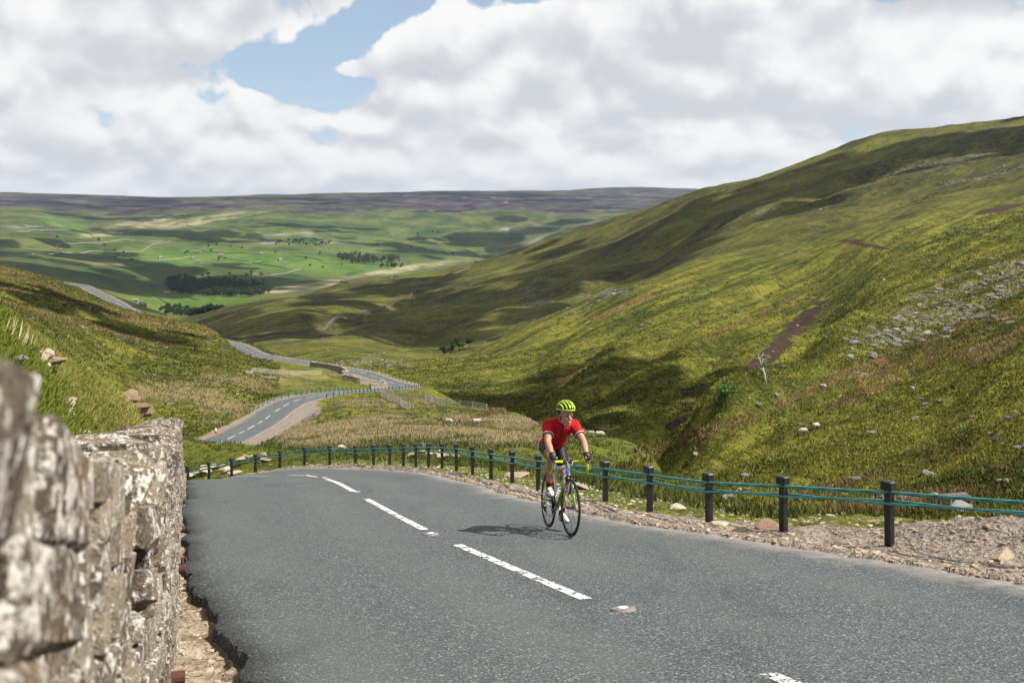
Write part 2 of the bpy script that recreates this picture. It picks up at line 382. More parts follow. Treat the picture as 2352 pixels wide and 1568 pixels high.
# terraces / scars on the far daleside
terr = (sstep(gy, 3500, 3750) * (1 - sstep(gy, 4500, 4800)))
lv = gz / 34.0 + .12 * fbm(gx / 300, gy / 300, 47, 2)
gz += terr * 8 * (sstep(lv - np.floor(lv), .35, .65) - (lv - np.floor(lv))) * .8
# ---- gullies, ravines and folds cut by water: lines read off the view, laid on the smooth slope
_gz0 = gz.copy().reshape(NR, NC); _lr = np.log(rows + D0)
def _g0(x, y):
    i = int(np.clip(np.searchsorted(_lr, math.log(y + D0)), 1, NR - 1)); j = int(np.clip(np.searchsorted(cols, x / (y + D0)), 1, NC - 1))
    return _gz0[i, j]
def _h0(px, py, dmin):
    d = dmin
    while d < 9000:
        if -(py - CY) / F * d <= _g0((px - CX) / F * d, d): break
        d *= 1.006
    return ((px - CX) / F * d, d)
GULLY = [  # depth, width, first distance, pixels
    (-5.5, 8, 100, [(1560, 1048), (1680, 972), (1800, 900), (1920, 822), (2030, 745)]), (12, 7, 110, [(1520, 1030), (1600, 965), (1680, 905), (1780, 852), (1850, 790), (1895, 730)]),
    (3.2, 4.5, 130, [(1420, 1000), (1500, 930), (1580, 865), (1700, 770)]), (3.6, 5, 150, [(1300, 955), (1400, 875), (1500, 800), (1600, 735)]),
    (3.0, 5, 180, [(1215, 930), (1300, 850), (1400, 775), (1480, 715)]), (2.6, 4, 90, [(1600, 1075), (1720, 1005), (1860, 935), (2000, 870), (2160, 790)]),
    (2.4, 4, 70, [(1740, 1110), (1880, 1045), (2040, 975), (2250, 880)]), (2.2, 3.5, 55, [(1800, 1180), (1950, 1110), (2150, 1030), (2352, 960)]),
    (3.2, 5, 200, [(1640, 720), (1760, 660), (1880, 610), (1960, 570)]), (2.5, 6, 220, [(1150, 880), (1250, 800), (1330, 740)]),
    (10, 24, 560, [(1290, 725), (1390, 650), (1480, 590), (1560, 540), (1700, 500)]), (6, 18, 520, [(1130, 775), (1210, 705), (1300, 635), (1400, 575)]), (6, 22, 520, [(880, 800), (1000, 745), (1120, 690), (1230, 640)]),
    (5, 20, 520, [(650, 790), (780, 745), (920, 700), (1060, 655)]), (8, 16, 480, [(1800, 545), (1950, 500), (2100, 455), (2352, 400)]), (9, 22, 560, [(1700, 500), (1850, 450), (2000, 400), (2200, 345)]),
    (2.6, 5, 80, [(60, 740), (160, 765), (280, 800), (380, 835)]), (3, 6, 120, [(30, 690), (180, 720), (330, 765), (440, 790)])]
for dep, wid, dm, pix in GULLY:
    P_ = np.array([_h0(px, py, dm) for px, py in pix])
    n_ = 60; tq = np.linspace(0, len(P_) - 1, n_); P_ = np.stack([np.interp(tq, np.arange(len(P_)), P_[:, k]) for k in (0, 1)], 1)
    sel = np.nonzero((gx > P_[:, 0].min() - 4 * wid) & (gx < P_[:, 0].max() + 4 * wid) & (gy > P_[:, 1].min() - 4 * wid) & (gy < P_[:, 1].max() + 4 * wid))[0]
    wob = fbm(gx[sel] / (wid * 2.2), gy[sel] / (wid * 2.2), int(dep * 100) % 97, 3) * wid * .8
    dd2 = np.full(len(sel), 1e18); kk = np.zeros(len(sel), int)
    for k in range(n_):
        q2 = (gx[sel] - P_[k, 0]) ** 2 + (gy[sel] - P_[k, 1]) ** 2
        m2 = q2 < dd2; dd2[m2] = q2[m2]; kk[m2] = k
    dist_ = np.abs(np.sqrt(dd2) + wob * .5)
    ends = np.minimum(1, np.minimum(kk, n_ - 1 - kk) / 10 + .15)
    gz[sel] -= dep * ends * (np.exp(-(dist_ / wid) ** 1.5) - .12 * np.exp(-((dist_ - 2.2 * wid) / wid) ** 2))
gz -= 1.5 * sstep(gy, 52, 68) * (1 - sstep(gy, 112, 128)) * sstep(ipx, 330, 400) * (1 - sstep(ipx, 560, 680))     # the hollow before the lower road
# ---- cut the road in
near = (gy < 830) & (gx > -520) & (gx < 60)
ni = np.nonzero(near)[0]
bi, off, dist, zr = road_near(gx[ni], gy[ni])
hl, hr = RC[bi, 3], RC[bi, 4]
rightside = off > 0
sarc = RS[bi] - S0                                       # metres along the road from abreast of the camera
first = sarc < 75
zc = zr + XS[bi] * np.clip(off, -4, 5)
over = np.where(rightside, off - hr, -off - hl)           # metres beyond the edge of the tarmac
over = np.where(dist > np.abs(off) + 2.5, dist - hr, over)
verge_w = np.where(rightside & first, np.interp(sarc, [-20, 0, 6, 12, 18, 24, 40, 75], [2.4, 2.4, 2.6, 2.3, 1.7, 1.3, 1.3, 1.5]), np.where(first, 1.5, np.where(rightside, 2.0, 1.4)))
fade = np.where(rightside & first, 4.5, np.where(first, 4.0, np.interp(sarc, [75, 110, 300], [4, 7, 9])))
lump = fbm(gx[ni] / 1.3, gy[ni] / 1.3, 61, 4) * .09 + fbm(gx[ni] / .35, gy[ni] / .35, 63, 2) * .025
mound = rightside & first
vz = zc + np.where(over > 0, np.clip(over, 0, .25) * .1, 0) + np.where(over > .15, lump * np.where(first, 1, .8), 0)
vz += np.where(mound, .30 * np.exp(-((over - 1.9) / .6) ** 2 - ((sarc - 9.2) / 2.2) ** 2) + .10 * np.exp(-((over - 1.7) / .7) ** 2 - ((sarc - 4.5) / 2.5) ** 2), 0)
wgt = 1 - sstep(over, verge_w, verge_w + fade)
newz = gz[ni] * (1 - wgt) + vz * wgt
inside = over < .02
newz = np.where(inside, zc - .10, newz)
# the gutter and the bank behind the wall
wb, wd, wdist = wall_side(gx[ni], gy[ni])
onwall = (sarc > -40) & (sarc < 62) & (gy[ni] < 42)
gut = onwall & ~rightside & (over > -.05) & (wd > -.12)
newz = np.where(gut, zc - .13 + lump * .25 + .05 * sstep(wd, .35, .0), newz)
back = onwall & ~rightside & (wd <= -.12)
topz = zr + wall_h(WS[wb]) - .12
bz = gz[ni]
bz = np.where(back, np.where(wdist < 3.0, topz + (bz - topz) * sstep(wdist, .35, 1.25), bz), bz)
bz = np.where(back, (zc - .13) * (1 - sstep(-wd, .14, .30)) + bz * sstep(-wd, .14, .30), bz)
newz = np.where(back, bz, newz)
gz[ni] = newz
GZ = gz.reshape(NR, NC)
ipy = CY - F * gz / dpos
over_all = np.full(gx.shape, 99.0); over_all[ni] = over
first_all = np.zeros(gx.shape, bool); first_all[ni] = first
gut_all = np.zeros(gx.shape, bool); gut_all[ni] = gut
back_all = np.zeros(gx.shape, bool); back_all[ni] = back & (wd < -.2)
right_all = np.zeros(gx.shape, bool); right_all[ni] = rightside
sarc_all = np.full(gx.shape, 999.0); sarc_all[ni] = sarc

lrow = np.log(rows + D0)
def ground(x, y):
    """terrain height under points (arrays)"""
    x = np.atleast_1d(np.asarray(x, float)); y = np.atleast_1d(np.asarray(y, float))
    fr = np.interp(np.log(np.maximum(y + D0, 2.6)), lrow, np.arange(NR)); fc = np.interp(x / (y + D0), cols, np.arange(NC))
    i = np.clip(fr.astype(int), 0, NR - 2); j = np.clip(fc.astype(int), 0, NC - 2)
    u, v = fr - i, fc - j
    return (GZ[i, j] * (1 - u) * (1 - v) + GZ[i + 1, j] * u * (1 - v) + GZ[i, j + 1] * (1 - u) * v + GZ[i + 1, j + 1] * u * v)
def gz1(x, y): return float(ground(x, y)[0])
_dd = np.exp(np.linspace(math.log(3.0), math.log(9500), 5000))
def hit(px, py, dmin=3.0):
    """first place where the ray through a pixel meets the ground"""
    dd = _dd[_dd >= dmin]
    x = (px - CX) / F * dd; zr_ = -(py - CY) / F * dd
    below = zr_ <= ground(x, dd)
    k = int(np.argmax(below)) if below.any() else len(dd) - 1
    d = dd[k]
    if k > 0:
        lo, hi = dd[k - 1], dd[k]
        for _ in range(12):
            m = .5 * (lo + hi)
            if -(py - CY) / F * m <= gz1((px - CX) / F * m, m): hi = m
            else: lo = m
        d = hi
    X = (px - CX) / F * d
    return Vector((X, d, gz1(X, d)))

# ------------------------------------------------------------------ mesh helpers
def mesh_np(name, verts, faces, mat=None, smooth=False, parent=None, link=True):
    """verts (n,3), faces (m,k) all of one size"""
    verts = np.asarray(verts, np.float32); faces = np.asarray(faces, np.int32)
    me = bpy.data.meshes.new(name)
    me.vertices.add(len(verts)); me.vertices.foreach_set('co', verts.ravel())
    k = faces.shape[1]
    me.loops.add(faces.size); me.loops.foreach_set('vertex_index', faces.ravel())
    me.polygons.add(len(faces)); me.polygons.foreach_set('loop_start', np.arange(0, faces.size, k, dtype=np.int32))
    me.polygons.foreach_set('use_smooth', np.full(len(faces), smooth))
    me.update(calc_edges=True)
    if mat: me.materials.append(mat)
    o = bpy.data.objects.new(name, me)
    if link: COL.objects.link(o)
    if parent: o.parent = parent
    return o
def add_attr(o, name, rgba):
    at = o.data.color_attributes.new(name, 'FLOAT_COLOR', 'POINT')
    at.data.foreach_set('color', np.asarray(rgba, np.float32).ravel())
def tag(o, label=None, cat=None, group=None, kind=None):
    if label: o['label'] = label
    if cat: o['category'] = cat
    if group: o['group'] = group
    if kind: o['kind'] = kind
    return o
def empty(name, loc=(0, 0, 0), rz=0.0):
    e = bpy.data.objects.new(name, None)
    e.empty_display_size = 0.2
    COL.objects.link(e)
    e.location = loc; e.rotation_euler = (0, 0, rz)
    return e
def bm_obj(name, bm, mat=None, parent=None, smooth=False):
    me = bpy.data.meshes.new(name)
    bm.to_mesh(me); bm.free()
    if smooth:
        for p in me.polygons: p.use_smooth = True
    if mat: me.materials.append(mat)
    o = bpy.data.objects.new(name, me)
    COL.objects.link(o)
    if parent: o.parent = parent
    return o
def copy_to(o, parent=None):
    c = o.copy(); COL.objects.link(c)
    if parent: c.parent = parent
    return c

# ------------------------------------------------------------------ soils and grasses: masks over the terrain
def blob(cx, cy, rx, ry, ang=0.0, soft=.5):
    """soft ellipse on the ground, its outline read off the view; ang in degrees, anticlockwise on the page"""
    c, s = math.cos(R(ang)), math.sin(R(ang))
    dx, dy = ipx - cx, -(ipy - cy)
    u, v = (dx * c + dy * s) / rx, (-dx * s + dy * c) / ry
    return 1 - sstep(np.sqrt(u * u + v * v), 1 - soft, 1 + soft)
nA = fbm(gx / 14, gy / 20, 81, 4); nB = fbm(gx / 3.5, gy / 5, 83, 3); nC = fbm(gx / 60, gy / 90, 85, 3); nF = fbm(gx / 300, gy / 520, 87, 5, .55)
def rng_d(a, b, sa=.15): return sstep(gy, a * (1 - sa), a * (1 + sa)) * (1 - sstep(gy, b * (1 - sa), b * (1 + sa)))
knoll = rng_d(50, 215) * (1 - sstep(ipx, 1250, 1500))
dry = np.zeros(gx.shape)
for b in [(820, 985, 320, 26, 2), (1050, 985, 280, 30, 0), (900, 930, 120, 14, 0), (760, 1000, 160, 30, 0), (1130, 1000, 150, 32, -6), (1220, 975, 120, 16, -4),
          (520, 880, 220, 22, 2), (560, 925, 120, 16, 0), (430, 905, 160, 14, 2), (470, 960, 80, 22, 8)]:
    dry = np.maximum(dry, blob(*b) * rng_d(55, 330) * .95)
dry = np.clip(dry * (.55 + 1.5 * nB + 1.0 * nA), 0, 1)
rust = np.zeros(gx.shape)
for b in [(1900, 880, 400, 12, 23), (2150, 800, 220, 13, 24), (2290, 790, 90, 28, 25), (1650, 985, 160, 12, 16), (2060, 870, 160, 12, 24), (1220, 905, 130, 7, 24), (1330, 845, 80, 6, 28), (1700, 740, 160, 6, 25), (1440, 700, 130, 7, 22)]:
    rust = np.maximum(rust, blob(*b) * rng_d(40, 600) * .95)
for b in [(150, 690, 260, 6, -12), (320, 740, 200, 5, -14), (450, 757, 120, 6, -10), (60, 640, 130, 10, -18), (250, 760, 160, 6, -12), (100, 720, 160, 4, -14)]:
    rust = np.maximum(rust, blob(*b) * rng_d(90, 700) * .85)
for b in [(1990, 1180, 300, 26, 14), (2250, 1120, 160, 30, 16), (2300, 1210, 130, 18, 8), (1900, 1130, 140, 14, 18), (2200, 1020, 160, 14, 22)]:
    rust = np.maximum(rust, blob(*b) * rng_d(22, 120) * .34)
rust = np.clip(rust * (.72 + 1.0 * nB + .8 * nA), 0, 1)
pale = .75 * np.clip(np.maximum.reduce([blob(720, 655, 130, 8, 9), blob(930, 618, 150, 7, 9), blob(310, 605, 110, 5, 0), blob(300, 520, 120, 12, 12), blob(470, 505, 140, 10, 8), blob(560, 470, 200, 7, 0)]) * (gy > 900) * (.55 + nF + 1.2 * nC), 0, 1)
scree = np.zeros(gx.shape)
for b in [(2200, 700, 190, 60, 25), (2300, 660, 120, 60, 20), (2060, 750, 120, 30, 25), (1240, 655, 60, 22, 15), (1280, 690, 90, 24, 12), (1210, 700, 60, 14, 10), (1390, 680, 70, 18, 8), (1270, 715, 110, 12, 3), (840, 830, 50, 14, 8), (900, 838, 40, 12, 5),
          (1900, 480, 40, 6, 20), (2280, 395, 120, 12, 12), (2180, 370, 100, 10, 14), (1890, 465, 60, 6, 14), (1780, 480, 60, 8, 14), (2060, 395, 60, 10, 20), (150, 735, 60, 9, -22), (230, 760, 90, 8, -16), (60, 720, 60, 8, -24), (330, 790, 60, 5, -8)]:
    scree = np.maximum(scree, blob(*b) * (gy > 60) * (gy < 1500))
scree = np.clip(scree * (.50 + 1.3 * nA + .7 * nB), 0, 1)
scree_w = scree.copy()
scree *= np.where(gy > 430, .42, .62)
for b, k in [((690, 540, 190, 8, 3), 1), ((660, 552, 120, 6, 6), .9), ((790, 557, 70, 6, 0), .8), ((1190, 522, 90, 9, 10), 1), ((1270, 545, 70, 10, 12), .9), ((70, 522, 80, 6, -4), .9), ((120, 512, 40, 6, -20), .7),
             ((1400, 458, 110, 9, -4), .8), ((1450, 450, 80, 6, 0), .8), ((560, 510, 90, 4, -6), .4), ((790, 590, 30, 9, 60), .5), ((880, 590, 30, 6, 60), .4), ((1330, 470, 60, 6, 0), .6), ((1000, 525, 60, 3, 0), .5)]:
    scree = np.maximum(scree, blob(*b) * (gy > 1600) * k * .62 * np.clip(.40 + 1.6 * nC + .8 * nF, 0, 1))
soil = np.zeros(gx.shape)
for b in [(1800, 782, 120, 20, 46), (1725, 850, 90, 15, 44), (1640, 915, 80, 9, 38), (1570, 960, 70, 8, 32), (1850, 735, 55, 14, 42)]:
    soil = np.maximum(soil, blob(*b, .65) * rng_d(150, 480))
soil = np.clip(soil * (1.0 + .7 * nB + .3 * nA), 0, 1)
for b in [(2000, 565, 70, 4, -10), (1950, 553, 30, 3, 0), (2295, 480, 60, 6, 12)]:  # a black crack and a dark hollow, drawn with the soil colour
    soil = np.maximum(soil, blob(*b, .25) * rng_d(200, 900))
heather = sstep(gy + nF * 900 + 400 * nC, 4700, 5300)
heather = np.maximum(heather, .9 * blob(1000, 470, 420, 14, 0) * (gy > 4200))
heather *= np.clip(.9 + .9 * nF, 0.2, 1)
lush = np.clip(np.maximum.reduce([blob(620, 600, 300, 22, -4), blob(420, 690, 170, 18, 0), blob(450, 590, 150, 22, 0), blob(160, 520, 70, 12, -20), blob(420, 712, 90, 9, 0)]) * (gy > 1300), 0, 1)
lush = np.maximum(lush, .25 * blob(650, 560, 520, 60, 0) * (gy > 2000))
lush = np.maximum(lush, .75 * (1 - sstep(gy, 26, 44)) * back_all)
lush = np.maximum(lush, .7 * (1 - sstep(gy, 75, 120)) * sstep(gy, 13, 18) * ~back_all * (1 - sstep(hill_edge, -60, 20)) * np.clip(.8 + nA, 0, 1))
brownish = sstep(gy, 430, 620) * (1 - sstep(gy, 1500, 1800)) * np.clip(.75 + .8 * nC, 0, 1)
gravel = np.where(first_all & right_all, 1 - sstep(over_all + .4 * nB - np.interp(sarc_all, [0, 6, 10, 14, 20, 30, 60], [2.4, 2.7, 2.3, 1.1, .7, .5, .45]), -.7, .4), np.where(first_all, 1 - sstep(over_all, .3, 1.0), 1 - sstep(over_all + 1.2 * nA - np.where(right_all, np.where(sarc_all < 190, 2.6, 1.1), .9), -.6, .5)))
gravel = np.where(gy < 860, gravel, 0)
lay = blob(650, 990, 62, 14, 33, .4) * rng_d(110, 230) + blob(700, 955, 40, 16, 25, .4) * rng_d(110, 230) + blob(560, 1025, 90, 9, 22, .5) * rng_d(100, 220)
gravel = np.clip(np.maximum(gravel, lay), 0, 1)
gravel = np.maximum(gravel, np.where(gut_all, 1.0, 0))
gutter = np.where(gut_all, 1.0, 0.0)

tm, t = new_mat('moorland')
pos = t.n('ShaderNodeNewGeometry').outputs['Position']
sA = t.n('ShaderNodeSeparateColor', {0: t.n('ShaderNodeAttribute', attribute_name='mask_a').outputs[0]})
atA = t.n('ShaderNodeAttribute', attribute_name='mask_a')
sB = t.n('ShaderNodeSeparateColor', {0: t.n('ShaderNodeAttribute', attribute_name='mask_b').outputs[0]})
atB = t.n('ShaderNodeAttribute', attribute_name='mask_b')
m_dry, m_rust, m_scree, m_soil = sA.outputs[0], sA.outputs[1], sA.outputs[2], atA.outputs['Alpha']
m_heath, m_lush, m_grav, m_gut = sB.outputs[0], sB.outputs[1], sB.outputs[2], atB.outputs['Alpha']
sC = t.n('ShaderNodeSeparateColor', {0: t.n('ShaderNodeAttribute', attribute_name='mask_c').outputs[0]})
m_pale, m_far, m_knoll = sC.outputs[0], sC.outputs[1], sC.outputs[2]
m_brown = t.n('ShaderNodeAttribute', attribute_name='mask_c').outputs['Alpha']
flat = t.vscale(pos, 1, 1, .35)
n1 = t.noise(flat, 0.030, 6, .62)
n2 = t.noise(flat, 0.33, 6, .66)
n3 = t.noise(pos, 2.4, 5, .7)
n4 = t.noise(pos, 14.0, 4, .7)
nfar = t.noise(t.vscale(pos, 1, .6, .5), 0.0065, 9, .62)
g = t.mix(t.ramp(n1, .36, .64), (.066, .084, .012), (.190, .182, .026))
g = t.mix(t.math('MULTIPLY', t.ramp(n2, .46, .68), .72), g, (.022, .031, .007))
g = t.mix(t.math('MULTIPLY', t.ramp(n2, .52, .34), .5), g, (.180, .165, .032))
g = t.mix(t.math('MULTIPLY', t.ramp(n3, .52, .66), .75), g, (.013, .017, .005))
g = t.mix(t.math('MULTIPLY', t.ramp(n3, .46, .30), .4), g, (.24, .20, .07))
gl = t.mix(t.ramp(n2, .35, .65), (.055, .090, .013), (.135, .155, .022))
gl = t.mix(t.math('MULTIPLY', t.ramp(n4, .45, .7), .6), gl, (.03, .045, .008))
gl = t.mix(t.math('MULTIPLY', t.ramp(n3, .55, .75), .5), gl, (.17, .15, .055))
g = t.mix(m_lush, g, gl)
br = t.mix(t.ramp(n1, .38, .62), (.040, .044, .011), (.100, .088, .026))  # brown ridge grass, its colour darkened further to stand in for shade
br = t.mix(t.math('MULTIPLY', t.ramp(n2, .48, .64), .6), br, (.024, .025, .008))
g = t.mix(t.math('MULTIPLY', m_brown, .9), g, br)
sp_ = t.n('ShaderNodeSeparateXYZ', {0: pos})
rp_ = t.math('SUBTRACT', t.math('MULTIPLY', sp_.outputs[0], .72), t.math('MULTIPLY', sp_.outputs[1], .69))
ra_ = t.math('ADD', t.math('MULTIPLY', sp_.outputs[0], .69), t.math('MULTIPLY', sp_.outputs[1], .72))
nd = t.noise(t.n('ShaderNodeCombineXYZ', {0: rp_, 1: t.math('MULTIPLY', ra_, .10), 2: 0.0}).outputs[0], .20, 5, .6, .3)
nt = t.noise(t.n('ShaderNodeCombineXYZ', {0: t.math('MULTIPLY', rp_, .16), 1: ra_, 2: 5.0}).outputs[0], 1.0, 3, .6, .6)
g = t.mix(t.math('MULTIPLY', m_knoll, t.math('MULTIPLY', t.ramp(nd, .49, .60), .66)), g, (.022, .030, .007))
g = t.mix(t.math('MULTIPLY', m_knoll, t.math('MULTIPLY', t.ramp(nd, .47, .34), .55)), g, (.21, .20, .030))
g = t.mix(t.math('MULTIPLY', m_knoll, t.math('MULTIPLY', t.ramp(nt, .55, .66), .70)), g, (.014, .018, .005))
nd2 = t.noise(t.n('ShaderNodeCombineXYZ', {0: rp_, 1: t.math('MULTIPLY', ra_, .16), 2: 2.0}).outputs[0], .045, 5, .62, .3)
g = t.mix(t.math('MULTIPLY', m_brown, t.math('MULTIPLY', t.ramp(nd2, .50, .60), .6)), g, (.020, .022, .007))
g = t.mix(t.math('MULTIPLY', m_brown, t.math('MULTIPLY', t.ramp(nd2, .45, .34), .4)), g, (.135, .122, .034))
n25 = t.noise(flat, .11, 5, .7)
g = t.mix(t.math('MULTIPLY', m_brown, t.math('MULTIPLY', t.ramp(n25, .50, .60), .72)), g, (.016, .018, .006))
g = t.mix(t.math('MULTIPLY', m_brown, t.math('MULTIPLY', t.ramp(n2, .54, .62), .6)), g, (.018, .020, .007))
g = t.mix(t.math('MULTIPLY', m_brown, t.math('MULTIPLY', t.ramp(n2, .42, .34), .5)), g, (.165, .142, .050))
# far daleside: quieter greens with pale bent grass
fg = t.mix(t.ramp(nfar, .40, .60), (.030, .052, .014), (.100, .108, .036))
fg = t.mix(t.math('MULTIPLY', t.ramp(n1, .46, .62), .6), fg, (.040, .052, .018))
fl = t.mix(t.ramp(nfar, .40, .60), (.042, .090, .015), (.085, .140, .026))
fg = t.mix(m_lush, fg, fl)
fg = t.mix(t.math('MULTIPLY', t.ramp(n1, .57, .63), .55), fg, (.016, .026, .008))
g = t.mix(m_far, g, fg)
dryc = t.mix(t.ramp(n3, .38, .64), (.105, .078, .034), (.30, .235, .125))
dryc = t.mix(t.math('MULTIPLY', t.ramp(n2, .5, .7), .5), dryc, (.065, .062, .020))
g = t.mix(t.math('MULTIPLY', m_dry, t.ramp(t.math('ADD', n3, t.math('MULTIPLY', m_dry, .35)), .5, .72)), g, dryc)
rustc = t.mix(t.ramp(n3, .38, .64), (.075, .050, .020), (.215, .135, .062))
g = t.mix(t.math('MULTIPLY', m_rust, t.ramp(t.math('ADD', n3, t.math('MULTIPLY', m_rust, .35)), .48, .70)), g, rustc)
g = t.mix(t.math('MULTIPLY', m_pale, t.ramp(t.math('ADD', n1, t.math('MULTIPLY', m_pale, .3)), .45, .7)), g, (.32, .27, .16))
hc = t.mix(t.ramp(nfar, .42, .60), (.014, .010, .017), (.058, .045, .046))
streak = t.noise(t.vscale(pos, 1, .25, 1), 0.012, 5, .6)
hc = t.mix(t.math('MULTIPLY', t.ramp(streak, .58, .72), .6), hc, (.16, .145, .10))
g = t.mix(m_heath, g, hc)
rk = t.mix(t.ramp(n3, .35, .65), (.05, .048, .045), (.27, .26, .25))
rk = t.mix(m_far, rk, t.mix(t.ramp(nfar, .35, .6), (.12, .115, .11), (.27, .262, .255)))
scf = t.ramp(t.math('ADD', t.math('ADD', t.math('MULTIPLY', n2, .4), t.math('MULTIPLY', n3, .6)), t.math('MULTIPLY', m_scree, .30)), .62, .70)
g = t.mix(t.math('MULTIPLY', scf, t.ramp(m_scree, 0, .3)), g, rk)
sc = t.mix(t.ramp(n3, .35, .65), (.020, .013, .009), (.070, .043, .030))
g = t.mix(t.ramp(t.math('ADD', m_soil, t.math('ADD', t.math('MULTIPLY', t.math('SUBTRACT', n2, .5), 1.5), t.math('MULTIPLY', t.math('SUBTRACT', n3, .5), .9))), .38, .62), g, sc)
vor = t.n('ShaderNodeTexVoronoi', {'Vector': pos, 'Scale': 26.0}, feature='F1')
pebc = t.mix(t.ramp(t.n('ShaderNodeSeparateColor', {0: vor.outputs['Color']}).outputs[0], 0, 1), (.05, .042, .036), (.36, .31, .26))
gv = t.mix(t.ramp(n3, .35, .65), (.155, .122, .095), (.33, .275, .225))
gv = t.mix(t.math('MULTIPLY', t.ramp(n4, .4, .6), .65), gv, pebc)
gv = t.mix(t.math('MULTIPLY', t.ramp(n3, .56, .66), .6), gv, (.11, .062, .032))
gf = t.ramp(t.math('ADD', m_grav, t.math('MULTIPLY', t.math('SUBTRACT', n3, .5), .9)), .42, .56)
g = t.mix(gf, g, gv)
guc = t.mix(t.ramp(n3, .35, .65), (.21, .155, .095), (.37, .31, .22))
guc = t.mix(t.math('MULTIPLY', t.ramp(n4, .52, .68), .55), guc, (.12, .085, .05))
g = t.mix(m_gut, g, guc)
bh = t.math('ADD', t.math('MULTIPLY', n2, 1.0), t.math('ADD', t.math('MULTIPLY', n3, .36), t.math('MULTIPLY', n4, .05)))
bh = t.math('ADD', bh, t.math('MULTIPLY', m_knoll, t.math('ADD', t.math('MULTIPLY', nd, 4.5), t.math('MULTIPLY', nt, .5))))
bh = t.math('ADD', bh, t.math('MULTIPLY', nfar, t.math('MULTIPLY', m_far, 22.0)))
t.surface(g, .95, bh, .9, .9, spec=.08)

faces = (np.arange(NR - 1)[:, None] * NC + np.arange(NC - 1)[None]).reshape(-1, 1) + np.array([[0, 1, NC + 1, NC]])
fy = (gy[faces[:, 0]] + gy[faces[:, 2]]) / 2; fx = (gx[faces[:, 0]] + gx[faces[:, 2]]) / 2
fapx = CX + F * fx / np.maximum(fy, 1)
mA = np.stack([dry, rust, scree, soil], 1); mB = np.stack([heather, lush, gravel, gutter], 1)
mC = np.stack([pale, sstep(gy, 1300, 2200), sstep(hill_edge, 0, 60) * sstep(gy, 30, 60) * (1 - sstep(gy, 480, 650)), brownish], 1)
verts = np.stack([gx, gy, gz], 1)
# three sheets that meet in the gully bottoms and behind the ridges
FARD = 1700.0
rmask = (fy <= FARD) & (fapx > np.interp(fy, HB_D, HB_X))
def sheet(name, fm, label):
    f = faces[fm]
    used = np.unique(f)
    mp = np.full(len(verts), -1); mp[used] = np.arange(len(used))
    o = mesh_np(name, verts[used], mp[f], tm, True)
    for nm, mm in (('mask_a', mA), ('mask_b', mB), ('mask_c', mC)): add_attr(o, nm, mm[used])
    return tag(o, label, kind='structure')
ground_o = sheet('ground', ~rmask & (fy <= FARD), 'rough grass ground, banks and verges around the winding road')
hill_o = sheet('hillside', rmask, 'steep ribbed green hillside across the gully from the road')
far_o = sheet('far_hills', fy > FARD, 'green dale with dark moorland tops beyond the pass')

# ------------------------------------------------------------------ the road
am, a = new_mat('asphalt')
pos = a.n('ShaderNodeNewGeometry').outputs['Position']
n1 = a.noise(pos, .55, 4, .6); n2 = a.noise(pos, 62.0, 3, .65); n3 = a.noise(pos, 5.0, 5, .65)
v1 = a.n('ShaderNodeTexVoronoi', {'Vector': pos, 'Scale': 85.0}, feature='F1')
chip = a.n('ShaderNodeSeparateColor', {0: v1.outputs['Color']}).outputs[0]
c = a.mix(a.ramp(n2, .36, .64), (.010, .013, .014), (.118, .130, .130))
c = a.mix(a.math('MULTIPLY', a.ramp(n1, .40, .62), .35), c, (.066, .072, .072))
c = a.mix(a.math('MULTIPLY', a.ramp(n3, .55, .75), .35), c, (.022, .025, .026))
c = a.mix(a.math('MULTIPLY', a.ramp(chip, .90, .97), .7), c, (.33, .33, .32))
ed = a.n('ShaderNodeAttribute', attribute_name='edge').outputs['Fac']
lt = a.n('ShaderNodeAttribute', attribute_name='track').outputs['Fac']
c = a.mix(a.math('MULTIPLY', a.math('MULTIPLY', lt, a.ramp(n1, .3, .6)), .5), c, (.10, .107, .105))
n5 = a.noise(a.vscale(pos, 1, .4, 1), .9, 5, .65)
c = a.mix(a.math('MULTIPLY', a.ramp(n5, .54, .70), .32), c, (.016, .019, .020))
dust = a.ramp(a.math('ADD', ed, a.math('MULTIPLY', a.math('SUBTRACT', n3, .5), .9)), .55, 1.0)
c = a.mix(a.math('MULTIPLY', dust, .65), c, (.27, .235, .205))
bh = a.math('ADD', a.math('MULTIPLY', n2, .006), a.math('MULTIPLY', a.math('SUBTRACT', 1.0, v1.outputs['Distance']), .004))
a.surface(c, .88, bh, 1.0, 1.0, spec=.25)

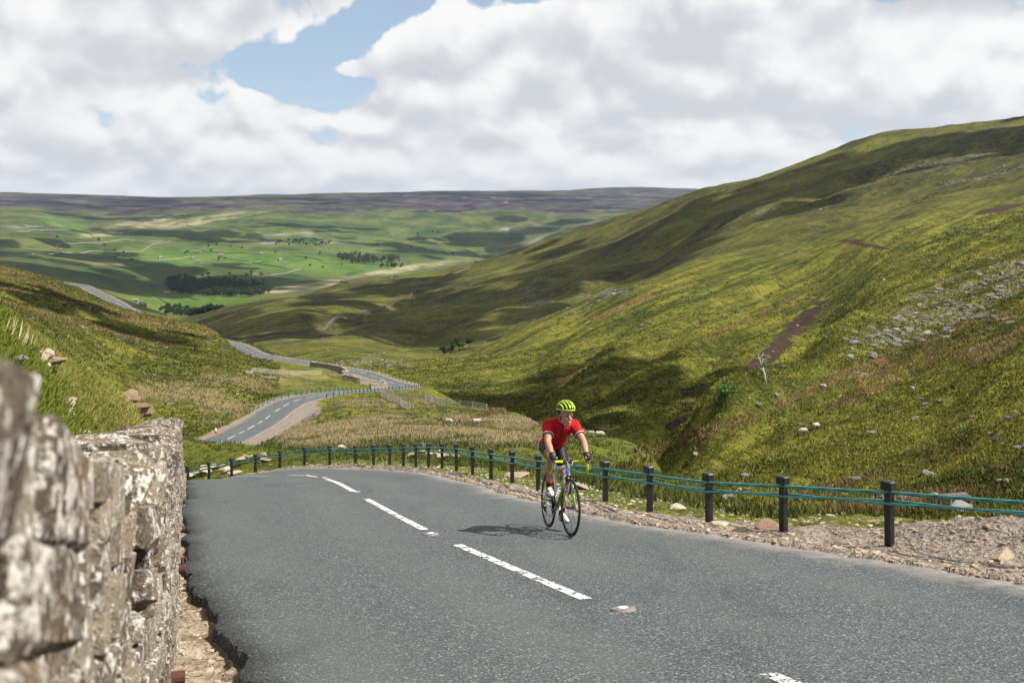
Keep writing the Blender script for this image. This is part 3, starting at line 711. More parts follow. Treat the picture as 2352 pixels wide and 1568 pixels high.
NX = 24
_q = np.concatenate([np.arange(0, S0 - 6, 1.0), np.arange(S0 - 6, S0 + 58, .08), np.arange(S0 + 58, RS[-1], .6)])
def _f(arr): return np.interp(_q, RS, arr)
def road_mesh():
    RC_, RN_, XS_, RS_ = np.stack([_f(RC[:, k]) for k in range(5)], 1), np.stack([_f(RN[:, 0]), _f(RN[:, 1])], 1), _f(XS), _q
    V, Fc, E, Tk = [], [], [], []
    lat = np.linspace(0, 1, NX)
    rag = np.stack([fbm(RS_ / .8, RS_ * 0 + 3.3, 101, 5, .62), fbm(RS_ / .8, RS_ * 0 + 8.3, 103, 5, .6)], 1)
    for i in range(len(RC_)):
        s = RS_[i] - S0
        nr = 1 if s < 90 else .6
        l0 = -RC_[i, 3] + nr * (rag[i, 0] * (.20 if s < 60 else .1) + .16 * float(np.exp(-((s - 4.6) / 1.6) ** 2)) * max(0, rag[i, 0] + .3))
        l1 = RC_[i, 4] + nr * rag[i, 1] * .30
        for k, q in enumerate(lat):
            l = l0 + (l1 - l0) * q
            drop = 0.0
            V.append((RC_[i, 0] + RN_[i, 0] * l, RC_[i, 1] + RN_[i, 1] * l, RC_[i, 2] + XS_[i] * l - .012 * (2 * q - 1) ** 8))
            E.append(abs(2 * q - 1) ** 3 * (1.0 if q > .5 or s > 60 else .25)); Tk.append(max(math.exp(-((abs(l) - .75) / .38) ** 2), math.exp(-((abs(l) - 2.25) / .38) ** 2)))
    n = len(RC_)
    for i in range(n - 1):
        for k in range(NX - 1):
            Fc.append((i * NX + k, i * NX + k + 1, (i + 1) * NX + k + 1, (i + 1) * NX + k))
    base = len(V)
    for i in range(n):                                # the broken side faces of the surfacing
        for k in (0, NX - 1):
            v = V[i * NX + k]; sg = 1 if k else -1
            V.append((v[0] + RN_[i, 0] * sg * .03, v[1] + RN_[i, 1] * sg * .03, v[2] - .22)); E.append(0.0); Tk.append(0.0)
    for i in range(n - 1):
        b0, b1 = base + 2 * i, base + 2 * (i + 1)
        Fc.append((i * NX, (i + 1) * NX, b1, b0)); Fc.append((i * NX + NX - 1, b0 + 1, b1 + 1, (i + 1) * NX + NX - 1))
    return np.array(V), np.array(Fc), np.array(E), np.array(Tk)
rv, rf, re_, rtk = road_mesh()
road = mesh_np('road', rv, rf, am, True)
at = road.data.attributes.new('edge', 'FLOAT', 'POINT'); at.data.foreach_set('value', re_.astype(np.float32))
at = road.data.attributes.new('track', 'FLOAT', 'POINT'); at.data.foreach_set('value', rtk.astype(np.float32))
tag(road, 'grey chipped asphalt road winding down the pass', kind='structure')
def road_at(s, l=0.0):
    """a point on the road at arc length s (from abreast of the camera) and offset l"""
    q = s + S0
    f = lambda arr: np.interp(q, RS, arr)
    nx, ny = f(RN[:, 0]), f(RN[:, 1])
    return Vector((f(RC[:, 0]) + nx * l, f(RC[:, 1]) + ny * l, f(RC[:, 2]) + f(XS) * l - .0)), Vector((nx, ny, 0))
pm, p = new_mat('road_paint')
pos = p.n('ShaderNodeNewGeometry').outputs['Position']
n2 = p.noise(pos, 40.0, 4, .7); n3 = p.noise(pos, 7.0, 5, .7)
c = p.mix(p.ramp(n2, .35, .6), (.42, .42, .40), (.80, .80, .77))
b = p.surface(c, .7, n2, .4, .004)
# worn through to the road where chips have lost their paint
tr = p.n('ShaderNodeBsdfTransparent')
mx = p.n('ShaderNodeMixShader', {0: p.ramp(p.math('ADD', p.math('MULTIPLY', n2, .55), p.math('MULTIPLY', n3, .55)), .50, .56)})
p.t.links.new(tr.outputs[0], mx.inputs[1]); p.t.links.new(b.outputs[0], mx.inputs[2])
for l in list(p.t.links):
    if l.to_node.type == 'OUTPUT_MATERIAL': p.t.links.remove(l)
p.t.links.new(mx.outputs[0], [q for q in p.t.nodes if q.type == 'OUTPUT_MATERIAL'][0].inputs[0])
def s_of(px, py, dmax=60):
    """arc length of the centre line where it passes a pixel column/row"""
    sel = (RC[:, 1] > 2)
    x = CX + F * RC[:, 0] / np.maximum(RC[:, 1], 1); y = CY - F * RC[:, 2] / np.maximum(RC[:, 1], 1)
    e = (x - px) ** 2 + (y - py) ** 2
    e[~sel] = 1e12
    return float(RS[e.argmin()] - S0)
def marking(s0, s1, wdt=.105, lift=.006, off=0.0):
    k = max(3, int((s1 - s0) / .35)); V = []; 
    for s in np.linspace(s0, s1, k):
        for l in (-wdt, -wdt / 3, wdt / 3, wdt):
            pnt, _ = road_at(s, l + off); V.append((pnt.x, pnt.y, pnt.z + lift))
    Fc = [(i * 4 + j, i * 4 + j + 1, (i + 1) * 4 + j + 1, (i + 1) * 4 + j) for i in range(k - 1) for j in range(3)]
    return mesh_np('lane_marking', V, Fc, pm, True, road)
sd = [(s_of(1857, 1575) - 2.2, s_of(1730, 1536)), (s_of(1357, 1382), s_of(1037, 1246)), (s_of(965, 1212), s_of(843, 1148)), (s_of(812, 1130), s_of(752, 1103))]
s = sd[-1][1] + 1.6
for k in range(2): sd.append((s, s + 3.9)); s += 6.0
while s < 112 + 60:
    sd.append((s, s + 3.9)); s += 6.0
slow0 = s_of(423, 1040)
s = slow0
while s < s_of(735, 908): sd.append((s, s + 3.9)); s += 6.0
for (x0, y0, x1, y1) in [(720, 910.6, 749, 905.7), (769, 903.7, 804, 899.4)]: sd.append((s_of(x0, y0), s_of(x1, y1)))
s = s_of(925, 889)
while s < s_of(672, 828): sd.append((s, s + 5.6)); s += 9.0
while s < RS[-1] - S0 - 60: sd.append((s, s + 5.8)); s += 9.0
done = []
for s0, s1 in sd:
    if s1 < s0: s0, s1 = s1, s0
    if any(s0 < b and s1 > a for a, b in done): continue
    done.append((s0, s1)); marking(s0, s1, .056 if s0 < 110 else .085, .006 if s0 < 60 else .012)

# ------------------------------------------------------------------ shape builder
class MB:
    """collects tubes, boxes, ellipsoids, lathes; build() makes ONE mesh object"""
    def __init__(self): self.v, self.f = [], []
    def add(self, v, f):
        b = len(self.v)
        self.v += [tuple(p) for p in v]; self.f += [tuple(i + b for i in q) for q in f]
        return self
    def tube(self, pts, r, sides=8, caps=True, flat=1.0, up=None):
        pts = [Vector(p) for p in pts]
        rs = list(r) if hasattr(r, '__len__') else [r] * len(pts)
        prev = None; V = []
        for i, p in enumerate(pts):
            t = (pts[min(i + 1, len(pts) - 1)] - pts[max(i - 1, 0)]).normalized()
            if prev is None:
                a = Vector(up) if up else (Vector((0, 0, 1)) if abs(t.z) < .9 else Vector((1, 0, 0)))
                x = t.cross(a).normalized()
            else:
                x = (prev - t * prev.dot(t)).normalized()
            prev = x
            y = t.cross(x)
            for k in range(sides):
                an = 2 * math.pi * k / sides
                V.append(p + x * (rs[i] * math.cos(an)) + y * (rs[i] * flat * math.sin(an)))
        Fc = [(i * sides + k, i * sides + (k + 1) % sides, (i + 1) * sides + (k + 1) % sides, (i + 1) * sides + k) for i in range(len(pts) - 1) for k in range(sides)]
        if caps: Fc += [tuple(range(sides))[::-1], tuple(range((len(pts) - 1) * sides, len(pts) * sides))]
        return self.add(V, Fc)
    def box(self, c, s, M=None, ch=0.0):
        c = Vector(c); hx, hy, hz = s[0] / 2, s[1] / 2, s[2] / 2
        if ch <= 0:
            V = [Vector((x, y, z)) for z in (-hz, hz) for y in (-hy, hy) for x in (-hx, hx)]
            Fc = [(0, 2, 3, 1), (4, 5, 7, 6), (0, 1, 5, 4), (2, 6, 7, 3), (0, 4, 6, 2), (1, 3, 7, 5)]
        else:                                    # chamfered vertical edges and top
            ring = [(-hx + ch, -hy), (hx - ch, -hy), (hx, -hy + ch), (hx, hy - ch), (hx - ch, hy), (-hx + ch, hy), (-hx, hy - ch), (-hx, -hy + ch)]
            V = [Vector((x, y, -hz)) for x, y in ring] + [Vector((x, y, hz - ch)) for x, y in ring] + [Vector((x * (1 - ch / hx), y * (1 - ch / hy), hz)) for x, y in ring]
            Fc = [tuple(range(8))[::-1], tuple(range(16, 24))] + [(j * 8 + k, j * 8 + (k + 1) % 8, (j + 1) * 8 + (k + 1) % 8, (j + 1) * 8 + k) for j in (0, 1) for k in range(8)]
        if M is not None: V = [M @ p for p in V]
        return self.add([p + c for p in V], Fc)
    def ell(self, c, r, M=None, nu=12, nv=8):
        V = [Vector((0, 0, r[2]))]
        for i in range(1, nv):
            th = math.pi * i / nv
            for k in range(nu):
                ph = 2 * math.pi * k / nu
                V.append(Vector((r[0] * math.sin(th) * math.cos(ph), r[1] * math.sin(th) * math.sin(ph), r[2] * math.cos(th))))
        V.append(Vector((0, 0, -r[2])))
        Fc = [(0, 1 + k, 1 + (k + 1) % nu) for k in range(nu)]
        for i in range(nv - 2):
            Fc += [(1 + i * nu + k, 1 + (i + 1) * nu + k, 1 + (i + 1) * nu + (k + 1) % nu, 1 + i * nu + (k + 1) % nu) for k in range(nu)]
        l = len(V) - 1; b = 1 + (nv - 2) * nu
        Fc += [(l, b + (k + 1) % nu, b + k) for k in range(nu)]
        if M is not None: V = [M @ p for p in V]
        c = Vector(c)
        return self.add([p + c for p in V], Fc)
    def torus(self, c, axis, R0, prof, n=40):
        """ring about axis; prof = list of (radial offset, axial offset)"""
        axis = Vector(axis).normalized(); c = Vector(c)
        a = Vector((0, 0, 1)) if abs(axis.z) < .9 else Vector((1, 0, 0))
        x = axis.cross(a).normalized(); y = axis.cross(x)
        m = len(prof); V = []
        for i in range(n):
            an = 2 * math.pi * i / n; rd = x * math.cos(an) + y * math.sin(an)
            for (pr, pa) in prof: V.append(c + rd * (R0 + pr) + axis * pa)
        return self.add(V, [(i * m + k, i * m + (k + 1) % m, ((i + 1) % n) * m + (k + 1) % m, ((i + 1) % n) * m + k) for i in range(n) for k in range(m)])
    def build(self, name, mat=None, parent=None, smooth=False, M=None):
        me = bpy.data.meshes.new(name)
        v = self.v if M is None else [M @ Vector(p) for p in self.v]
        me.from_pydata([tuple(p) for p in v], [], self.f)
        me.update()
        if smooth: me.polygons.foreach_set('use_smooth', [True] * len(me.polygons))
        if mat: me.materials.append(mat)
        o = bpy.data.objects.new(name, me); COL.objects.link(o)
        if parent: o.parent = parent
        return o
def merged(name, o):                     # weld and recalc normals of a built mesh
    bm = bmesh.new(); bm.from_mesh(o.data)
    bmesh.ops.recalc_face_normals(bm, faces=bm.faces); bm.to_mesh(o.data); bm.free()
    return o

def simple(name, col, rough=.6, spec=.3, metal=0.0, var=0.0, scale=30, bump=0.0):
    m, q = new_mat(name)
    c = col
    bp = None
    if var or bump:
        tcn = q.n('ShaderNodeTexCoord').outputs['Object']
        nn = q.noise(tcn, scale, 4, .6)
        if var: c = q.mix(nn, tuple(max(0, x * (1 - var)) for x in col), tuple(min(1, x * (1 + var)) for x in col))
        if bump: bp = nn
    q.surface(c, rough, bp, 1.0, bump or .01, spec=spec, metal=metal)
    return m

# ------------------------------------------------------------------ stone: one material, tint varies stone by stone
def stone_mat(name, dark, mid, light, lichen=.35, scale=1.0):
    m, q = new_mat(name)
    pos = q.n('ShaderNodeNewGeometry').outputs['Position']
    rnd = q.n('ShaderNodeObjectInfo').outputs['Random']
    at = q.n('ShaderNodeAttribute', attribute_name='tint').outputs['Fac']
    rr = q.math('FRACT', q.math('ADD', rnd, at))
    n1 = q.noise(pos, 14 * scale, 5, .68); n2 = q.noise(pos, 60 * scale, 3, .7); n3 = q.noise(pos, 4.5 * scale, 4, .6)
    c = q.mix(q.ramp(rr, 0, .5), dark, mid)
    c = q.mix(q.ramp(rr, .55, 1), c, light)
    c = q.mix(q.math('MULTIPLY', q.ramp(n1, .42, .66), .6), c, tuple(x * .38 for x in mid))
    c = q.mix(q.math('MULTIPLY', q.ramp(n3, .52, .66), .55), c, (.19, .105, .045))
    c = q.mix(q.math('MULTIPLY', q.ramp(n2, .36, .62), .35), c, light)
    if lichen: c = q.mix(q.math('MULTIPLY', q.ramp(q.math('ADD', q.math('MULTIPLY', n1, .55), q.math('MULTIPLY', n2, .60)), .595, .655), lichen), c, (.52, .49, .44))
    q.surface(c, .92, q.math('ADD', n1, q.math('MULTIPLY', n2, .3)), .9, .03 / scale, spec=.15)
    return m
wall_m = stone_mat('wall_stone', (.020, .016, .013), (.098, .074, .052), (.25, .21, .155), .9)
rock_m = stone_mat('field_rock', (.045, .043, .040), (.115, .108, .10), (.24, .225, .21), .3, .8)
tan_rock = stone_mat('tan_rock', (.16, .105, .06), (.33, .255, .17), (.50, .43, .33), .15, 1.2)

mo, q = new_mat('lime_mortar')
pos = q.n('ShaderNodeNewGeometry').outputs['Position']
n1 = q.noise(pos, 6, 5, .65); n2 = q.noise(pos, 40, 4, .7)
c = q.mix(q.ramp(n1, .38, .62), (.13, .10, .07), (.46, .38, .28))
c = q.mix(q.math('MULTIPLY', q.ramp(n2, .5, .68), .7), c, (.05, .04, .032))
q.surface(c, .95, q.math('ADD', n1, q.math('MULTIPLY', n2, .5)), 1.0, .05, spec=.1)

def stone_mesh(i, chunky=.11, rough=.13):
    """a rough-hewn block in a unit cube: chamfered corners, uneven faces (24 corners)"""
    r = np.random.default_rng(500 + i)
    V = []; 
    for sx in (-1, 1):
        for sy in (-1, 1):
            for sz in (-1, 1):
                c = r.uniform(chunky * .4, chunky * 1.5, 3)
                for ax in range(3):
                    p = np.array([sx, sy, sz], float) * .5
                    for o in range(3):
                        if o != ax: p[o] -= np.sign(p[o]) * c[o]
                    V.append(p + r.normal(0, rough * .35, 3))
    return np.array(V)
def hull_obj_mesh(name, V, mat):
    bm = bmesh.new()
    for p in V: bm.verts.new(p)
    res = bmesh.ops.convex_hull(bm, input=bm.verts)
    bmesh.ops.delete(bm, geom=[g for g in set(res['geom_interior'] + res['geom_unused']) if isinstance(g, bmesh.types.BMVert)], context='VERTS')
    bmesh.ops.recalc_face_normals(bm, faces=bm.faces)
    me = bpy.data.meshes.new(name); bm.to_mesh(me); bm.free()
    me.materials.append(mat)
    return me
def tri_arrays(me):
    me.calc_loop_triangles()
    v = np.empty(len(me.vertices) * 3); me.vertices.foreach_get('co', v)
    f = np.empty(len(me.loop_triangles) * 3, np.int32); me.loop_triangles.foreach_get('vertices', f)
    return v.reshape(-1, 3), f.reshape(-1, 3)
BLOCK = [hull_obj_mesh('stone', stone_mesh(i), wall_m) for i in range(10)]
BLOCK_T = [tri_arrays(m) for m in BLOCK]
def join_instances(name, protos, items, mat, parent=None, tint=True):
    """items: (proto index, 4x4 matrix, tint) -> one mesh"""
    V, Fc, Tn = [], [], []; b = 0
    for k, M, tn in items:
        v, f = protos[k]
        A_ = np.array(M)
        V.append(v @ A_[:3, :3].T + A_[:3, 3]); Fc.append(f + b); Tn.append(np.full(len(v), tn)); b += len(v)
    o = mesh_np(name, np.vstack(V), np.vstack(Fc), mat, False, parent)
    if tint:
        at = o.data.attributes.new('tint', 'FLOAT', 'POINT'); at.data.foreach_set('value', np.concatenate(Tn).astype(np.float32))
    return o

# ------------------------------------------------------------------ the retaining wall
road_z_at = lambda x, y: float(road_near(np.array([x]), np.array([y]))[3][0])
wz = np.array([road_near(np.array([x]), np.array([y]))[3][0] + XS[road_near(np.array([x]), np.array([y]))[0][0]] * np.clip(road_near(np.array([x]), np.array([y]))[1][0], -4, 4) for x, y in WC[::10]])
wzs = WS[::10]
def wall_pt(s, h, out=0.0):
    """a point on the wall face: s metres along (from abreast of the camera), h up, out proud of the face"""
    q = s + WS0
    x, y = np.interp(q, WS, WC[:, 0]), np.interp(q, WS, WC[:, 1])
    nx, ny = np.interp(q, WS, WN[:, 0]), np.interp(q, WS, WN[:, 1])
    z = np.interp(q, wzs, wz) - .14 + h
    o = out - h * float(np.interp(s, [0, 4, 15], [.0, .02, .085]))
    return Vector((x + nx * o, y + ny * o, z)), Vector((nx, ny, 0)).normalized()
wall = empty('retaining_wall', wall_pt(6, 0)[0])
tag(wall, 'mortared rubble stone retaining wall along the road edge, lichen-spotted, with on-edge coping', 'wall')
def to_local(parent, o):
    o.parent = parent; o.matrix_parent_inverse = Matrix.Translation(-Vector(parent.location)) if parent.rotation_euler.z == 0 else parent.matrix_world.inverted()
    return o
S_A, S_B = -3.0, 36.0
TOT = lambda s: float(wall_h(np.array([s + WS0]))[0]) + (.105 if s < 2.2 else 0)
# core of mortar, set back behind the stone faces
sv = np.arange(S_A, S_B, .12); hv = np.linspace(0, 1, 16)
V = []; 
for s in sv:
    hh = TOT(s)
    for t_ in hv:
        bump_ = .018 * float(fbm(np.array([s * 3.1]), np.array([t_ * 9.0]), 131, 3)[0])
        V.append(wall_pt(s, t_ * hh, -.035 + bump_)[0])
    V.append(wall_pt(s, hh - .01, -.25)[0]); V.append(wall_pt(s, hh - .02, -.42)[0]); V.append(wall_pt(s, hh - .9, -.42)[0])
m_ = len(hv) + 3
Fc = [(i * m_ + k, (i + 1) * m_ + k, (i + 1) * m_ + k + 1, i * m_ + k + 1) for i in range(len(sv) - 1) for k in range(m_ - 1)]
core = to_local(wall, mesh_np('mortar_core', V, Fc, mo, True))
stones = []
r_ = random.Random(5)
edges_ = [0.0]
while edges_[-1] < 1.5: edges_.append(edges_[-1] + r_.uniform(.055, .135))
edges_ = [e_ / edges_[-1] for e_ in edges_]
for f0, f1 in zip(edges_, edges_[1:]):                  # courses follow the fall of the wall
    s = S_A + r_.uniform(0, .2)
    while s < 34:
        tt_ = TOT(s + .1); ch = (f1 - f0) * tt_
        wd_ = r_.uniform(.08, .27) * (1.2 if ch > .10 else .9)
        tt_ = TOT(s + wd_ / 2); h, ch = f0 * tt_, (f1 - f0) * tt_
        if r_.random() < .16 and ch > .10:
            for q_ in (0, 1): stones.append((s + wd_ / 2, h + ch * (.25 + .5 * q_), wd_ * r_.uniform(.85, .97), ch * .46))
        else:
            stones.append((s + wd_ / 2, h + ch / 2, wd_ * .96, ch * (r_.uniform(.82, 1.0) if f1 < .99 else .98)))
        s += wd_ + r_.uniform(.004, .03)
def stone_matrix(s, h, wd_, hh, depth, proud, tilt):
    p_, nrm = wall_pt(s, h, proud - depth / 2)
    al = Vector((-nrm.y, nrm.x, 0))
    Rm = Matrix((al, nrm, Vector((0, 0, 1)))).transposed().to_4x4()
    return Matrix.Translation(p_) @ Rm @ Matrix.Rotation(tilt + .165 - ((TOT(s + .12) - TOT(s - .12)) / .24 if s < 2.0 else 0), 4, 'Y') @ Matrix.Rotation(r_.uniform(-.12, .12), 4, 'Z') @ Matrix.Diagonal((wd_ * (1.06 if s > 2.5 else 1.16), depth, hh * (1.06 if s > 2.5 else 1.18), 1))
def vis_size(s, area):                     # how large it shows from the road above
    p_ = wall_pt(s, .7)[0]
    return area / max(.4, p_.y) ** 2 if p_.y > .45 else 0
items = []
for (s, h, wd_, hh) in stones:
    items.append((vis_size(s, wd_ * hh), r_.randrange(10), stone_matrix(s, h, wd_, hh, r_.uniform(.14, .22), r_.uniform(-.012, .055) if s > 2.5 else r_.uniform(-.012, .018), r_.uniform(-.14, .14) if s > 2.5 else r_.uniform(-.04, .04)), r_.random()))
items.sort(key=lambda a: -a[0])
def place_piece(name, me, M, parent):
    o = bpy.data.objects.new(name, me); COL.objects.link(o)
    o.parent = parent; o.matrix_parent_inverse = Matrix.Translation(-Vector(parent.location)); o.matrix_basis = M
    return o
for _, k, M, tn in items[:285]: place_piece('stone', BLOCK[k], M, wall)
rest = join_instances('stone_facing', BLOCK_T, [(k, M, tn) for _, k, M, tn in items[285:]], wall_m)
to_local(wall, rest); rest['kind'] = 'stuff'
# coping: slabs set on edge across the top
cop = []; s = 2.2
while s < 33:
    th = r_.uniform(.045, .10); hh = r_.uniform(.13, .24) if s > 3 else r_.uniform(.12, .15)
    p_, nrm = wall_pt(s + th / 2, TOT(s) + hh * .36, -.20 if s > 3 else -.235)
    al = Vector((-nrm.y, nrm.x, 0))
    Rm = Matrix((al, nrm, Vector((0, 0, 1)))).transposed().to_4x4()
    M = Matrix.Translation(p_) @ Rm @ Matrix.Rotation(r_.uniform(.1, .5), 4, 'Y') @ Matrix.Diagonal((th * 1.12, r_.uniform(.40, .50) if s > 3 else .45, hh, 1))
    pc = wall_pt(s, 1.4)[0]
    cop.append((vis_size(s, 1), r_.randrange(10), M, r_.random()))
    s += th * 1.02
cop.sort(key=lambda a: -a[0])
cop = [c_ for c_ in cop]
for _, k, M, tn in cop[:190]: place_piece('coping_stone', BLOCK[k], M, wall)
rest = join_instances('coping_run', BLOCK_T, [(k, M, tn) for _, k, M, tn in cop[190:]], wall_m)
to_local(wall, rest); rest['kind'] = 'stuff'
# rusty weep pipes at the foot of the wall
rust_m = simple('rusty_iron', (.085, .036, .024), .85, .2, 0, .45, 40, .004)
for px_, py_, in ((395, 1290), (404, 1232), (392, 1480), (412, 1180)):
    best = min(np.arange(1, 22, .05), key=lambda s_: abs(CX + F * wall_pt(s_, .3, 0)[0].x / wall_pt(s_, .3, 0)[0].y - px_) + .02 * abs(CY - F * wall_pt(s_, .3)[0].z / wall_pt(s_, .3)[0].y - py_))
for s_ in (5.6, 9.3, 12.2, 15.5):
    p_, nrm = wall_pt(s_, .33)
    mb = MB().tube([p_ - nrm * .1, p_ + nrm * .11], .038, 12, False).tube([p_ - nrm * .1, p_ + nrm * .105], .031, 12, True)
    to_local(wall, mb.build('drain_pipe', rust_m))

# gutter grate
gpt = hit(440, 1300)
gr = empty('drain_grate', gpt); tag(gr, 'rusty iron drain grate in the gutter below the stone wall', 'drain')
ang_g = math.atan2(RN[np.argmin(np.abs(RC[:, 1] - gpt.y)), 1], RN[np.argmin(np.abs(RC[:, 1] - gpt.y)), 0])
Mg = Matrix.Rotation(ang_g, 4, 'Z')
MB().box((0, .15, .03), (.44, .03, .05)).box((0, -.15, .03), (.44, .03, .05)).box((-.21, 0, .03), (.03, .3, .05)).box((.21, 0, .03), (.03, .3, .05)).build('grate_frame', rust_m, gr, M=Mg)
for k in range(9): MB().box((-.17 + k * .0425, 0, .035), (.018, .27, .03)).build('bar', rust_m, gr, M=Mg)

# ------------------------------------------------------------------ road studs
iron = simple('stud_iron', (.20, .17, .16), .6, .4, .3, .4, 60, .003)
rub = simple('stud_rubber', (.62, .60, .58), .5, .4, 0, .2, 50)
lens = simple('stud_lens', (.75, .78, .8), .15, .8)
for px_, py_, lab in ((1432, 1413, 'iron cat\'s-eye road stud beyond the long dash in front of the cyclist'), (989, 1218, 'cat\'s-eye road stud between the two long centre dashes'), (815, 1133, 'cat\'s-eye road stud before the dash at the bend'), (744, 1098, 'cat\'s-eye road stud at the crown of the bend'), (706, 1090, 'smallest cat\'s-eye road stud, past the crown of the bend')):
    s_ = s_of(px_, py_); p_, nrm = road_at(s_, 0)
    l_ = ((px_ - CX) / F * p_.y - p_.x) / max(.3, nrm.x); p_, nrm = road_at(s_, l_)
    e = empty('road_stud', p_ + Vector((0, 0, .004)), math.atan2(-tan[np.argmin(np.abs(RS - S0 - s_)), 0], tan[np.argmin(np.abs(RS - S0 - s_)), 1]))
    tag(e, lab, 'road stud', 'cat\'s-eye studs down the middle of the road')
    slope_m = Matrix.Rotation(math.atan(-.17), 4, 'X')
    sh = MB()
    ring = [(.095 * math.cos(a_) * (1.0 if abs(math.cos(a_)) > .5 else .9), .072 * math.sin(a_)) for a_ in np.linspace(0, 2 * math.pi, 16, endpoint=False)]
    V = [(x * 1.15, y * 1.15, -.01) for x, y in ring] + [(x, y, .016) for x, y in ring] + [(x * .62, y * .72, .018) for x, y in ring] + [(x * .55, y * .6, .002) for x, y in ring]
    sh.add(V, [(j * 16 + k, j * 16 + (k + 1) % 16, (j + 1) * 16 + (k + 1) % 16, (j + 1) * 16 + k) for j in range(3) for k in range(16)] + [tuple(range(48, 64))])
    sh.build('casting', iron, e, M=slope_m)
    ins = MB().box((0, 0, .012), (.075, .062, .022), ch=.007).build('rubber_insert', rub, e, M=slope_m)
    for sx in (-.025, .025): MB().ell((sx * .8, -.031, .018), (.011, .006, .009), nu=8, nv=6).build('lens', lens, ins, M=slope_m)

# ------------------------------------------------------------------ wire rope fence round the bend
post_m = simple('black_post', (.016, .016, .017), .45, .4, 0, .4, 12, .002)
cable_m, q = new_mat('green_rope')
oc = q.n('ShaderNodeTexCoord').outputs['UV']
pos = q.n('ShaderNodeNewGeometry').outputs['Position']
wv = q.n('ShaderNodeTexWave', {'Vector': pos, 'Scale': 16.0, 'Distortion': 1.0}, bands_direction='DIAGONAL').outputs['Fac']
c = q.mix(wv, (.016, .12, .112), (.065, .31, .29))
q.surface(c, .45, wv, .5, .004, spec=.5)
POSTS = [(2039, 1266), (1800, 1241), (1627, 1213), (1490, 1183), (1388, 1164), (1305, 1138), (1235, 1118), (1176, 1109), (1127, 1098), (1085, 1090), (1048, 1081), (1015, 1074), (984, 1071), (955, 1063), (926, 1060), (895, 1056), (858, 1053), (815, 1054), (757, 1060), (700, 1067), (642, 1075), (585, 1082), (532, 1092), (480, 1099), (432, 1106)]
fence = empty('wire_rope_fence', (0, 0, 0))
tag(fence, 'wire rope safety fence of black capped posts and teal cables round the road bend', 'fence')
# posts stand just outside the edge of the tarmac; the photograph's columns give where along it
bases = []
line = [road_at(s_, np.interp(s_ + S0, RS, RC[:, 4]) + np.interp(s_, [-12, 4, 9, 14, 20, 30, 60], [1.1, 1.0, .95, .85, .75, .7, .75])) for s_ in np.arange(-14, 70, .05)]
lx = np.array([CX + F * p_.x / max(p_.y, .5) for p_, _ in line]); ly = np.array([p_.y for p_, _ in line])
for px_, py_ in POSTS:
    cand = np.where((ly > 4), np.abs(lx - px_), 1e9)
    k = int(cand.argmin()); bases.append((line[k][0].x, line[k][0].y))
d0_ = np.array(bases[0]) - np.array(bases[1])
for k in range(1, 5): bases.insert(0, tuple(np.array(bases[0]) + d0_ * (1.25 if k == 1 else 1.3)))
dl_ = np.array(bases[-1]) - np.array(bases[-2])
for k in range(5): bases.append(tuple(np.array(bases[-1]) + dl_ * 1.0 + np.array((-.05, .12)) * k))
PH = .66
bpts = [Vector((x, y, gz1(x, y))) for x, y in bases]
# even the run of the tops out
zs = np.array([p_.z for p_ in bpts]); zs2 = zs.copy()
for _ in range(3): zs2[1:-1] = .25 * zs2[:-2] + .5 * zs2[1:-1] + .25 * zs2[2:]
proto_post = proto_cap = None
for k, p_ in enumerate(bpts):
    a_ = bpts[min(k + 1, len(bpts) - 1)] - bpts[max(k - 1, 0)]
    ang = math.atan2(a_.y, a_.x)
    if proto_post is None:
        mb = MB().box((0, 0, PH / 2 - .25), (.072, .05, PH + .5 - .04)).box((-.046, 0, PH / 2 - .25), (.012, .07, PH + .5 - .05))
        proto_post = mb.build('post', post_m, fence)
        proto_cap = MB().box((0, 0, 0), (.142, .105, .10), ch=.012).tube([(.035, -.055, .02), (.035, .055, .02)], .007, 6).tube([(-.035, -.055, -.02), (-.035, .055, -.02)], .007, 6).build('cap', post_m, proto_post)
        proto_cap.location = (0, 0, PH - .045)
        po, ca = proto_post, proto_cap
    else:
        po = copy_to(proto_post, fence); ca = copy_to(proto_cap, po)
    po.location = (p_.x, p_.y, zs2[k]); po.rotation_euler = (random.uniform(-.015, .015), random.uniform(-.012, .012), ang)
for c_i, (h0, side, amp) in enumerate(((.548, .040, 0), (.522, .036, 0), (.43, .040, 1), (.43, .036, -1))):
    pts = []
    for k, p_ in enumerate(bpts):
        a_ = (bpts[min(k + 1, len(bpts) - 1)] - bpts[max(k - 1, 0)]); nrm = Vector((a_.y, -a_.x, 0)).normalized()
        sd_ = (-1 if (k % 2 == 0) else 1) * amp if amp else (-1 if c_i == 0 else 1)
        base_ = Vector((p_.x, p_.y, zs2[k])) + nrm * (side * sd_) + Vector((0, 0, h0 + (.011 * sd_ if amp else 0)))
        if pts:
            q_ = pts[-1]
            for t_ in (.33, .67):
                m_ = q_.lerp(base_, t_); m_.z -= .004 * (1 - (2 * t_ - 1) ** 2); pts.append(m_)
        pts.append(base_)
    MB().tube(pts, .0145, 6).build('cable', cable_m, fence, True)

